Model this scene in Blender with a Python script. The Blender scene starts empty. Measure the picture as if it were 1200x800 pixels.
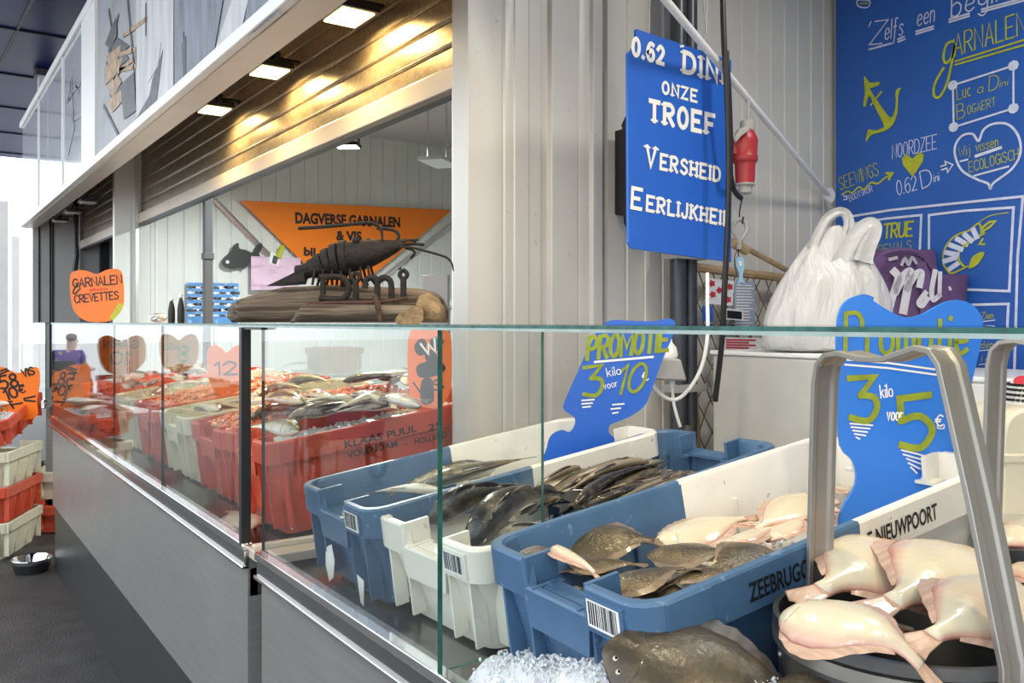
import bpy, bmesh, math, random
from mathutils import Vector, Matrix, noise

SC = bpy.context.scene
COL = SC.collection
PI = math.pi
rnd = random.Random(7)
V = Vector

# ------------------------------------------------------------------ camera, sky, exposure
TH = math.asin(.817)
FW = V((-math.sin(TH), math.cos(TH), 0))
RT = V((math.cos(TH), math.sin(TH), 0))
UP = V((0, 0, 1))
CAM = V((0, 0, 1.5))
cd = bpy.data.cameras.new('camera')
cam = bpy.data.objects.new('camera', cd)
COL.objects.link(cam)
cam.location = CAM
cam.rotation_euler = (PI/2, 0, TH)
cd.sensor_width = 36
cd.lens = 30
cd.shift_y = -23/1200
cd.clip_start = .02
SC.camera = cam
SC.view_settings.view_transform = 'Standard'
SC.view_settings.look = 'None'
SC.view_settings.gamma = 1
SC.view_settings.use_curve_mapping = False
SC.view_settings.exposure = -0.52

w = bpy.data.worlds.new('sky')
SC.world = w
w.use_nodes = True
nt = w.node_tree
bg = nt.nodes['Background']
bg.inputs['Color'].default_value = (.86, .93, 1, 1)
bg.inputs['Strength'].default_value = 3.4

sl = bpy.data.lights.new('sun', 'SUN')
sl.energy = 0.7
sl.angle = math.radians(6)
sl.color = (1, .95, .86)
sun = bpy.data.objects.new('sun', sl)
COL.objects.link(sun)
sun.rotation_euler = V((-.55, .62, -.9)).to_track_quat('-Z', 'Y').to_euler()

# ------------------------------------------------------------------ projection helpers
def ray(px, py):
    return FW + RT*((px-600)/1000) + UP*((377-py)/1000)
def P(px, py, s):
    return CAM + ray(px, py)*s

class Fr:
    """a flat place in the world: origin, right, up, normal"""
    def __init__(s, O, U, W):
        s.O = V(O); s.U = V(U).normalized()
        s.N = s.U.cross(V(W)).normalized()
        s.V = s.N.cross(s.U)
    def at(s, u, v, n=0):
        return s.O + s.U*u + s.V*v + s.N*n
    def px(s, px, py, n=0):
        d = ray(px, py)
        t = (s.O + s.N*n - CAM).dot(s.N)/d.dot(s.N)
        q = CAM + d*t - s.O
        return (q.dot(s.U), q.dot(s.V))
    def mat(s):
        m = Matrix((s.U, s.V, s.N)).transposed().to_4x4()
        m.translation = s.O
        return m
def frX(X): return Fr((X, 0, 0), (0, 1, 0), (0, 0, 1))
def frY(Y): return Fr((0, Y, 0), (1, 0, 0), (0, 0, 1))
def frS(s): return Fr(CAM + FW*s, RT, UP)

# ------------------------------------------------------------------ materials
def mk(name):
    m = bpy.data.materials.new(name)
    m.use_nodes = True
    return m, m.node_tree.nodes, m.node_tree.links, m.node_tree.nodes['Principled BSDF']
def setmap(mp, stretch, rotz):
    if rotz:
        mp.vector_type = 'TEXTURE'; mp.inputs['Rotation'].default_value = (0, 0, rotz)
        if stretch: mp.inputs['Scale'].default_value = [1/q for q in stretch]
    elif stretch: mp.inputs['Scale'].default_value = stretch
def M(name, col, rough=.5, metal=0, var=.06, scale=12, bump=0, bscale=60, coat=0, spec=.5, stretch=None, trans=0, sss=0, rotz=0):
    m, N, L, b = mk(name)
    b.inputs['Roughness'].default_value = rough
    b.inputs['Metallic'].default_value = metal
    b.inputs['Coat Weight'].default_value = coat
    b.inputs['Coat Roughness'].default_value = .08
    b.inputs['Specular IOR Level'].default_value = spec
    b.inputs['Transmission Weight'].default_value = trans
    if sss:
        b.inputs['Subsurface Weight'].default_value = sss
        b.inputs['Subsurface Radius'].default_value = (.02, .012, .008)
        b.inputs['Subsurface Scale'].default_value = .5
    tc = N.new('ShaderNodeTexCoord')
    mp = N.new('ShaderNodeMapping')
    L.new(tc.outputs['Object'], mp.inputs['Vector'])
    setmap(mp, stretch, rotz)
    nz = N.new('ShaderNodeTexNoise')
    nz.inputs['Scale'].default_value = scale
    nz.inputs['Detail'].default_value = 6
    L.new(mp.outputs['Vector'], nz.inputs['Vector'])
    rp = N.new('ShaderNodeValToRGB')
    rp.color_ramp.elements[0].position = .3
    rp.color_ramp.elements[1].position = .7
    rp.color_ramp.elements[0].color = [max(0, c*(1-var)) for c in col]+[1]
    rp.color_ramp.elements[1].color = [min(1, c*(1+var)) for c in col]+[1]
    L.new(nz.outputs['Fac'], rp.inputs['Fac'])
    L.new(rp.outputs['Color'], b.inputs['Base Color'])
    if bump:
        n2 = N.new('ShaderNodeTexNoise')
        n2.inputs['Scale'].default_value = bscale
        n2.inputs['Detail'].default_value = 5
        L.new(mp.outputs['Vector'], n2.inputs['Vector'])
        bp = N.new('ShaderNodeBump')
        bp.inputs['Strength'].default_value = bump
        bp.inputs['Distance'].default_value = .01
        L.new(n2.outputs['Fac'], bp.inputs['Height'])
        L.new(bp.outputs['Normal'], b.inputs['Normal'])
    return m
def spots(m, col, scale=18, lo=.62, hi=.7, amt=.8, stretch=None, rotz=0):
    """stains or speckles of another colour over a material"""
    N, L = m.node_tree.nodes, m.node_tree.links
    b = N['Principled BSDF']
    src = b.inputs['Base Color'].links[0].from_socket
    tc = N.new('ShaderNodeTexCoord')
    mp = N.new('ShaderNodeMapping')
    setmap(mp, stretch, rotz)
    L.new(tc.outputs['Object'], mp.inputs['Vector'])
    nz = N.new('ShaderNodeTexNoise')
    nz.inputs['Scale'].default_value = scale
    nz.inputs['Detail'].default_value = 3
    L.new(mp.outputs['Vector'], nz.inputs['Vector'])
    mr = N.new('ShaderNodeMapRange')
    mr.inputs['From Min'].default_value = lo
    mr.inputs['From Max'].default_value = hi
    mr.inputs['To Max'].default_value = amt
    L.new(nz.outputs['Fac'], mr.inputs['Value'])
    mx = N.new('ShaderNodeMixRGB')
    mx.inputs['Color2'].default_value = (*col, 1)
    L.new(mr.outputs['Result'], mx.inputs['Fac'])
    L.new(src, mx.inputs['Color1'])
    L.new(mx.outputs['Color'], b.inputs['Base Color'])
    return m
def EM(name, col, strength):
    m, N, L, b = mk(name)
    b.inputs['Base Color'].default_value = (*col, 1)
    b.inputs['Emission Color'].default_value = (*col, 1)
    b.inputs['Emission Strength'].default_value = strength
    return m
def glass(name, tint, ior=1.5):
    m, N, L, b = mk(name)
    N.remove(b)
    t = N.new('ShaderNodeBsdfTransparent'); t.inputs['Color'].default_value = (*tint, 1)
    g = N.new('ShaderNodeBsdfGlossy'); g.inputs['Roughness'].default_value = 0
    f = N.new('ShaderNodeFresnel')
    gm = N.new('ShaderNodeNewGeometry'); ir = N.new('ShaderNodeMapRange')      # the same reflectance entering and leaving the pane
    ir.inputs['To Min'].default_value = ior; ir.inputs['To Max'].default_value = 1/ior
    L.new(gm.outputs['Backfacing'], ir.inputs['Value']); L.new(ir.outputs['Result'], f.inputs['IOR'])
    mx = N.new('ShaderNodeMixShader')
    L.new(f.outputs['Fac'], mx.inputs['Fac'])
    L.new(t.outputs['BSDF'], mx.inputs[1]); L.new(g.outputs['BSDF'], mx.inputs[2])
    L.new(mx.outputs['Shader'], N['Material Output'].inputs['Surface'])
    return m
def fishmat(name, stops, mottle=None, mscale=40, mamt=.6, rough=.22, stretch=(1, 1, 1), sss=.0, bump=.15, coat=.3):
    """colour across the body from belly (0) to back (1), read from the mesh's own 'skin' attribute"""
    m, N, L, b = mk(name)
    at = N.new('ShaderNodeAttribute'); at.attribute_name = 'skin'
    sp = N.new('ShaderNodeSeparateXYZ'); L.new(at.outputs['Vector'], sp.inputs['Vector'])
    tc = N.new('ShaderNodeTexCoord'); mp = N.new('ShaderNodeMapping')
    mp.inputs['Scale'].default_value = stretch
    oi = N.new('ShaderNodeObjectInfo')
    av = N.new('ShaderNodeVectorMath'); av.operation = 'ADD'
    mu = N.new('ShaderNodeMath'); mu.operation = 'MULTIPLY'; mu.inputs[1].default_value = 37
    L.new(oi.outputs['Random'], mu.inputs[0])
    L.new(tc.outputs['Object'], av.inputs[0]); L.new(mu.outputs['Value'], av.inputs[1])
    L.new(av.outputs['Vector'], mp.inputs['Vector'])
    nz = N.new('ShaderNodeTexNoise'); nz.inputs['Scale'].default_value = mscale; nz.inputs['Detail'].default_value = 6
    L.new(mp.outputs['Vector'], nz.inputs['Vector'])
    ad = N.new('ShaderNodeMath'); ad.operation = 'MULTIPLY_ADD'; ad.inputs[1].default_value = .3; 
    sb = N.new('ShaderNodeMath'); sb.operation = 'SUBTRACT'; sb.inputs[1].default_value = .15
    L.new(nz.outputs['Fac'], ad.inputs[0]); L.new(sp.outputs['Y'], sb.inputs[0]); L.new(sb.outputs['Value'], ad.inputs[2])
    rp = N.new('ShaderNodeValToRGB')
    for i, (p, c) in enumerate(stops):
        e = rp.color_ramp.elements[i] if i < 2 else rp.color_ramp.elements.new(p)
        e.position = p; e.color = (*c, 1)
    L.new(ad.outputs['Value'], rp.inputs['Fac'])
    out = rp.outputs['Color']
    if mottle:
        n3 = N.new('ShaderNodeTexNoise'); n3.inputs['Scale'].default_value = mscale*.6; n3.inputs['Detail'].default_value = 4
        L.new(mp.outputs['Vector'], n3.inputs['Vector'])
        mr = N.new('ShaderNodeMapRange'); mr.inputs['From Min'].default_value = .52; mr.inputs['From Max'].default_value = .66
        mr.inputs['To Max'].default_value = mamt
        L.new(n3.outputs['Fac'], mr.inputs['Value'])
        mx = N.new('ShaderNodeMixRGB'); mx.inputs['Color2'].default_value = (*mottle, 1)
        L.new(mr.outputs['Result'], mx.inputs['Fac']); L.new(out, mx.inputs['Color1']); out = mx.outputs['Color']
    L.new(out, b.inputs['Base Color'])
    b.inputs['Roughness'].default_value = rough
    b.inputs['Coat Weight'].default_value = coat; b.inputs['Coat Roughness'].default_value = .12
    if sss:
        b.inputs['Subsurface Weight'].default_value = sss
        b.inputs['Subsurface Radius'].default_value = (.02, .008, .005)
        b.inputs['Subsurface Scale'].default_value = .4
    n4 = N.new('ShaderNodeTexNoise'); n4.inputs['Scale'].default_value = 90; n4.inputs['Detail'].default_value = 4
    L.new(tc.outputs['Object'], n4.inputs['Vector'])
    bp = N.new('ShaderNodeBump'); bp.inputs['Strength'].default_value = bump; bp.inputs['Distance'].default_value = .006
    L.new(n4.outputs['Fac'], bp.inputs['Height']); L.new(bp.outputs['Normal'], b.inputs['Normal'])
    L.new(bp.outputs['Normal'], b.inputs['Coat Normal'])
    return m

m_floor = spots(M('asphalt', (.045, .043, .042), .55, var=.3, scale=8, bump=.4, bscale=90), (.1, .095, .09), 3, .5, .75, .5)
m_ground = M('pale paving', (.62, .6, .57), .8, var=.1, scale=2)
m_panel = M('cream wall panel', (.70, .68, .62), .38, var=.04, scale=3)
m_panel2 = M('white wall panel', (.74, .77, .73), .4, var=.04, scale=3)
m_grey = M('grey steel panel', (.42, .41, .40), .4, var=.05, scale=4)
m_pillar = spots(M('painted steel', (.60, .585, .545), .35, var=.03, scale=5, bump=.06, bscale=150), (.32, .27, .2), 26, .7, .76, .5)
m_white = M('white paint', (.86, .86, .84), .35, var=.02)
m_ceil = M('ceiling', (.62, .64, .62), .5, var=.05, scale=1.5)
m_navy = spots(M('navy canopy', (.009, .019, .115), .35, var=.15, scale=1.2, spec=.06), (.03, .045, .13), .7, .5, .8, .6)
m_navyj = M('canopy joint', (.004, .005, .01), .6)
m_alu = M('aluminium', (.72, .72, .71), .32, .85, var=.05, scale=9)
m_alubar = M('cream aluminium', (.66, .57, .47), .34, .2, var=.04, scale=6)
m_shut = spots(M('galvanised shutter', (.36, .30, .22), .36, .7, var=.2, scale=40, bump=.08, bscale=160), (.2, .13, .07), 9, .5, .75, .6, (.7, 1, 2))
m_chrome = M('chrome trim', (.80, .80, .80), .08, 1, var=.02)
m_steel = spots(M('brushed steel', (.25, .245, .235), .38, .35, var=.08, scale=5, stretch=(1, 1, 14)), (.36, .33, .31), 2.2, .5, .75, .35)
m_deck = M('wet steel deck', (.30, .29, .28), .2, .9, var=.12, scale=6)
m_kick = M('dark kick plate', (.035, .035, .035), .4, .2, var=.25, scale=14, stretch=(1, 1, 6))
m_tin = M('galvanised tin', (.40, .39, .37), .3, .92, var=.14, scale=14, bump=.05, bscale=90)
m_strap = M('worn steel strap', (.40, .375, .345), .42, .75, var=.08, scale=10, stretch=(1, 1, .2))
m_tind = M('dark tin', (.16, .16, .165), .32, .85, var=.2, scale=10)
m_black = M('black plastic', (.012, .012, .013), .45)
m_blk = M('black paint', (.008, .008, .009), .5)
m_blue = M('blue sign board', (.022, .125, .56), .32, var=.05, scale=4)
m_blue2 = M('bright blue sign board', (.03, .20, .72), .3, var=.04, scale=4)
m_board = M('blue chalkboard', (.022, .115, .47), .4, var=.07, scale=3)
m_wpaint = M('white lettering', (.90, .88, .82), .5, var=.03)
m_chalk = M('pale chalk', (.66, .72, .92), .6, var=.12, scale=40)
m_ygreen = M('olive green paint', (.27, .33, .02), .5, var=.2, scale=40)
m_ypaint = M('yellow green paint', (.46, .50, .03), .5, var=.15, scale=40)
m_orange = M('orange sign board', (.90, .19, .015), .3, var=.05, scale=5)
m_orange2 = M('orange banner', (.88, .22, .02), .28, var=.03, scale=4)
m_bblue = spots(M('blue crate plastic', (.062, .135, .245), .38, var=.09, scale=16, bump=.06, bscale=40), (.25, .36, .46), 45, .66, .72, .5)
m_bwhite = spots(M('white crate plastic', (.80, .77, .69), .36, var=.05, scale=10, bump=.05, bscale=40), (.3, .25, .18), 60, .69, .74, .6)
m_bred = spots(M('red crate plastic', (.56, .075, .035), .36, var=.12, scale=9, bump=.05, bscale=40), (.75, .25, .12), 14, .58, .75, .4)
m_bcream = spots(M('cream crate plastic', (.66, .62, .47), .4, var=.09, scale=9), (.4, .3, .2), 30, .65, .75, .5)
m_glass = glass('clear glass', (.955, .975, .965))
m_gedge = M('green glass edge', (.022, .105, .085), .25, var=.5, scale=20, spec=.35, stretch=(2, 1, 1))
m_gdark = M('dark glass joint', (.015, .03, .027), .3, spec=.3)
m_gedge2 = M('pale glass edge', (.34, .42, .39), .3, var=.2, scale=20, spec=.3)
m_wood = spots(spots(M('driftwood', (.155, .115, .08), .85, var=.4, scale=22, bump=1, bscale=30, stretch=(.22, 2.2, 3.2), rotz=TH), (.045, .03, .02), 20, .52, .60, .9, (.16, 2, 3), TH), (.36, .29, .21), 7, .56, .7, .6, (.3, 2, 2), TH)
m_wood2 = spots(M('pale cut wood', (.27, .18, .09), .85, var=.4, scale=60, bump=.8, bscale=70), (.10, .06, .03), 30, .5, .65, .7)
m_rust = M('rusty iron', (.015, .010, .008), .75, .1, var=.5, scale=50, bump=.5, bscale=120)
m_rust2 = M('brown rust', (.075, .035, .02), .75, .2, var=.4, scale=50, bump=.5, bscale=120)
m_redpl = M('red plug plastic', (.42, .03, .035), .4, var=.1)
m_greypl = M('grey plastic', (.42, .41, .39), .45)
m_pole = M('bamboo pole', (.42, .29, .16), .6, var=.25, scale=20)
m_net = M('net cord', (.16, .12, .08), .9)
m_paper = M('paper', (.80, .80, .78), .7, var=.05)
m_paperb = M('blue grey paper', (.33, .38, .52), .7, var=.1)
m_pink = spots(M('pink poster', (.72, .52, .66), .6, var=.12, scale=6), (.5, .3, .45), 5, .52, .62, .6, (1, 1, 4))
m_fishposter = spots(M('blue fish chart', (.10, .30, .62), .5, var=.2, scale=10), (.5, .62, .72), 26, .6, .66, .6)
m_purple = M('purple bag fabric', (.14, .075, .19), .7, var=.15, scale=14, bump=.3, bscale=40)
m_bagw = M('grey white print', (.70, .68, .72), .6)
m_canister = M('cream plastic tub', (.74, .68, .52), .4, var=.05)
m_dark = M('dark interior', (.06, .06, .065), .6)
m_eyew = M('fish eye ring', (.62, .58, .42), .15, coat=.5)
m_eyeb = M('fish pupil', (.006, .006, .008), .08, coat=1)
m_skin = M('skin', (.62, .40, .30), .5)
m_shirt = M('purple shirt', (.16, .09, .36), .8)
m_trous = M('dark trousers', (.03, .03, .05), .8)
m_hair = M('grey hair', (.25, .23, .22), .8)
m_lamp = EM('warm lamp glass', (1, .86, .46), 4)
m_lampc = EM('cool lamp glass', (.92, 1, .97), 7)
m_lampoff = M('unlit lamp glass', (.5, .48, .42), .2, coat=.5)
m_ice = M('crushed ice', (.93, .94, .95), .35, var=.06, scale=60, trans=.25, sss=.4)
m_prawn = M('prawn shell', (.78, .34, .20), .35, var=.25, scale=40, coat=.3)
m_tarp = M('red tarp', (.55, .03, .05), .5, var=.1)
m_boat = M('blue hull paint', (.03, .07, .17), .35, var=.1)

f_cod = fishmat('dark cod skin', [(0, (.50, .46, .38)), (.22, (.30, .27, .22)), (.34, (.050, .045, .037)), (1, (.016, .016, .016))], (.085, .07, .045), 45, .55, .25, bump=.3)
f_silver = fishmat('silver fish skin', [(0, (.74, .70, .60)), (.42, (.58, .52, .40)), (.62, (.21, .185, .13)), (1, (.075, .07, .055))], (.34, .29, .16), 50, .35, .2)
f_brown = fishmat('brown slender skin', [(0, (.30, .25, .17)), (.3, (.15, .115, .07)), (.55, (.045, .035, .022)), (1, (.018, .015, .011))], (.11, .085, .045), 60, .5, .24)
f_flat = fishmat('brown flatfish skin', [(0, (.36, .20, .14)), (.10, (.10, .062, .03)), (.45, (.085, .06, .028)), (1, (.05, .038, .018))], (.17, .12, .055), 45, .7, .28, bump=.4)
f_turbot = fishmat('dark turbot skin', [(0, (.06, .045, .03)), (.3, (.05, .038, .024)), (1, (.04, .031, .02))], (.10, .068, .034), 38, .7, .38, bump=.15, coat=.12)
f_pale = fishmat('pale flatfish underside', [(0, (.40, .13, .11)), (.13, (.58, .37, .27)), (.34, (.63, .55, .40)), (1, (.66, .60, .45))], (.60, .40, .30), 12, .45, .22, sss=.08, bump=.12)
f_fin = M('fish fin', (.22, .16, .10), .35, var=.3, scale=30, coat=.4)
f_finp = M('pale fish fin', (.50, .33, .24), .35, var=.25, scale=40, coat=.4, stretch=(.4, 3, 1))
f_find = M('dark fish fin', (.05, .045, .04), .35, var=.4, scale=60, coat=.4)

# ------------------------------------------------------------------ mesh builder
WM = {}
KIDS = {}
def props(o, label=None, cat=None, group=None, kind=None):
    if label: o['label'] = label
    if cat: o['category'] = cat
    if group: o['group'] = group
    if kind: o['kind'] = kind
    return o
def thing(name, label, cat, loc=(0, 0, 0), group=None, rot=None, M4=None):
    o = bpy.data.objects.new(name, None)
    o.empty_display_size = .05
    COL.objects.link(o)
    m = M4 if M4 is not None else Matrix.Translation(V(loc)) @ (rot.to_4x4() if rot else Matrix())
    o.matrix_basis = m
    WM[o] = m
    return props(o, label, cat, group)
def copy_tree(o, parent=None):
    c = o.copy(); COL.objects.link(c)
    if parent: c.parent = parent
    for k in KIDS.get(o, []):
        KIDS.setdefault(c, []).append(copy_tree(k, c))
    return c

class MB:
    def __init__(s):
        s.bm = bmesh.new()
        s.sk = s.bm.verts.layers.float_vector.new('skin')
    def face(s, vs, mi=0):
        try:
            f = s.bm.faces.new(vs); f.material_index = mi; return f
        except ValueError:
            return None
    def vv(s, p, sk=None):
        v = s.bm.verts.new(p)
        if sk: v[s.sk] = sk
        return v
    def loops(s, Ls, closed=True, cap0=True, cap1=True, mi=0, mif=None, skins=None):
        rows = []
        for i, l in enumerate(Ls):
            rows.append([s.vv(p, skins[i][j] if skins else None) for j, p in enumerate(l)])
        n = len(rows[0])
        for a, b in zip(rows, rows[1:]):
            for j in range(n if closed else n-1):
                k = (j+1) % n
                q = (a[j], a[k], b[k], b[j])
                s.face(q, mif(sum((v.co for v in q), V())/4) if mif else mi)
        if cap0: s.face(rows[0][::-1], mif(sum((v.co for v in rows[0]), V())/n) if mif else mi)
        if cap1: s.face(rows[-1], mif(sum((v.co for v in rows[-1]), V())/n) if mif else mi)
        return rows
    def box(s, c, d, rot=None, mi=0):
        c = V(c); x, y, z = [q/2 for q in d]
        pts = [V((a*x, b*y, e*z)) for e in (-1, 1) for a, b in ((-1, -1), (1, -1), (1, 1), (-1, 1))]
        if rot: pts = [rot @ p for p in pts]
        v = [s.bm.verts.new(c+p) for p in pts]
        for q in ((3, 2, 1, 0), (4, 5, 6, 7), (0, 1, 5, 4), (1, 2, 6, 5), (2, 3, 7, 6), (3, 0, 4, 7)):
            s.face([v[i] for i in q], mi)
        return s
    def bb(s, a, b, mi=0):
        a, b = V(a), V(b)
        return s.box((a+b)/2, [abs(q) for q in (b-a)], None, mi)
    def tube(s, pts, r, n=8, mi=0, closed=False, flat=None):
        pts = [V(p) for p in pts]; m = len(pts); Ls = []
        prev = None
        for i, p in enumerate(pts):
            if closed: t = pts[(i+1) % m]-pts[i-1]
            else: t = pts[min(i+1, m-1)]-pts[max(i-1, 0)]
            t.normalize()
            if prev is None:
                a = UP if abs(t.z) < .9 else V((1, 0, 0))
                x = t.cross(a).normalized()
            else:
                x = (prev - t*prev.dot(t)).normalized()
            prev = x; y = t.cross(x)
            rr = r[i] if isinstance(r, (list, tuple)) else r
            Ls.append([p + x*(rr*math.cos(2*PI*j/n)) + y*(rr*math.sin(2*PI*j/n)) for j in range(n)])
        if closed: Ls.append(Ls[0]); s.loops(Ls, True, False, False, mi)
        else: s.loops(Ls, True, True, True, mi)
        return s
    def lathe(s, prof, c=(0, 0, 0), n=28, mi=0, cap0=True, cap1=True, rot=None):
        c = V(c); Ls = []
        for r, z in prof:
            l = [V((r*math.cos(2*PI*j/n), r*math.sin(2*PI*j/n), z)) for j in range(n)]
            if rot: l = [rot @ p for p in l]
            Ls.append([c+p for p in l])
        s.loops(Ls, True, cap0, cap1, mi); return s
    def prism(s, poly, fr, t, mi=0, n0=0):
        a = sum(poly[i-1][0]*poly[i][1]-poly[i][0]*poly[i-1][1] for i in range(len(poly)))
        if a < 0: poly = poly[::-1]
        s.loops([[fr.at(u, v, n0) for u, v in poly], [fr.at(u, v, n0+t) for u, v in poly]], True, True, True, mi)
        return s
    def ribbon(s, pts, fr, w, mi=0, n=.0015, closed=False):
        p = [V((a, b)) for a, b in pts]
        p = [q for i, q in enumerate(p) if i == 0 or (q-p[i-1]).length > 1e-6]
        m = len(p)
        if m < 2: return s
        Lr = []
        for i in range(m):
            if closed: d0 = (p[i]-p[i-1]); d1 = (p[(i+1) % m]-p[i])
            else:
                d0 = p[i]-p[max(i-1, 0)]; d1 = p[min(i+1, m-1)]-p[i]
                if i == 0: d0 = d1
                if i == m-1: d1 = d0
            d0 = d0.normalized(); d1 = d1.normalized()
            t = d0+d1
            t = t.normalized() if t.length > .2 else d1
            nn = V((-t.y, t.x))
            k = max(.55, nn.dot(V((-d1.y, d1.x))))
            ww = w[i] if isinstance(w, (list, tuple)) else w
            q = p[i].copy()
            if not closed and i == 0: q -= d1*ww*.4
            if not closed and i == m-1: q += d0*ww*.4
            off = nn*(ww/2/k)
            Lr.append([fr.at(*(q-off), n), fr.at(*(q+off), n)])
        if closed: Lr.append(Lr[0])
        rows = [[s.bm.verts.new(x) for x in l] for l in Lr]
        for a, b in zip(rows, rows[1:]): s.face((a[0], b[0], b[1], a[1]), mi)
        return s
    def sphere(s, c, r, n=12, mi=0, rot=None):
        c = V(c); r = r if isinstance(r, (list, tuple)) else (r, r, r)
        Ls = []
        for i in range(1, n//2+1):
            th = PI*i/(n//2+1)
            l = [V((r[0]*math.sin(th)*math.cos(2*PI*j/n), r[1]*math.sin(th)*math.sin(2*PI*j/n), -r[2]*math.cos(th))) for j in range(n)]
            if rot: l = [rot @ p for p in l]
            Ls.append([c+p for p in l])
        s.loops(Ls, True, True, True, mi); return s
    def build(s, name, mats, parent=None, world=True, smooth=True, bevel=0, recalc=True, ang=38, loc=None, **kw):
        if recalc: bmesh.ops.recalc_face_normals(s.bm, faces=s.bm.faces)
        me = bpy.data.meshes.new(name)
        mats = mats if isinstance(mats, (list, tuple)) else [mats]
        o = bpy.data.objects.new(name, me)
        if parent is not None:
            o.parent = parent; WM[o] = WM[parent]
            KIDS.setdefault(parent, []).append(o)
            if world: s.bm.transform(WM[parent].inverted())
        else:
            if loc is None:
                c = [v.co for v in s.bm.verts]
                lo = [min(q[i] for q in c) for i in range(3)]; hi = [max(q[i] for q in c) for i in range(3)]
                loc = V(((lo[0]+hi[0])/2, (lo[1]+hi[1])/2, lo[2]))
            m = Matrix.Translation(V(loc))
            s.bm.transform(m.inverted()); o.matrix_basis = m; WM[o] = m
        s.bm.to_mesh(me); s.bm.free()
        for q in mats: me.materials.append(q)
        if smooth:
            me.shade_smooth(); me.set_sharp_from_angle(angle=math.radians(ang))
        COL.objects.link(o)
        if bevel:
            b = o.modifiers.new('bevel', 'BEVEL'); b.width = bevel; b.segments = 2; b.limit_method = 'ANGLE'
        return props(o, **kw)

def smooth_pts(p, k=6, closed=False):
    p = [V(q) for q in p]; n = len(p); out = []
    rng = n if closed else n-1
    for i in range(rng):
        g = (lambda j: p[j % n]) if closed else (lambda j: p[max(0, min(n-1, j))])
        a, b, c, d = g(i-1), g(i), g(i+1), g(i+2)
        for j in range(k):
            t = j/k
            out.append(.5*((2*b)+(c-a)*t+(2*a-5*b+4*c-d)*t*t+(3*b-a-3*c+d)*t**3))
    if not closed: out.append(p[-1])
    return out
def pxs(fr, pts): return [fr.px(*q) for q in pts]
def spx(fr, pts, closed=False, k=6):
    return [fr.px(q[0], q[1]) for q in smooth_pts([V((a, b)) for a, b in pts], k, closed)]

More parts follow.
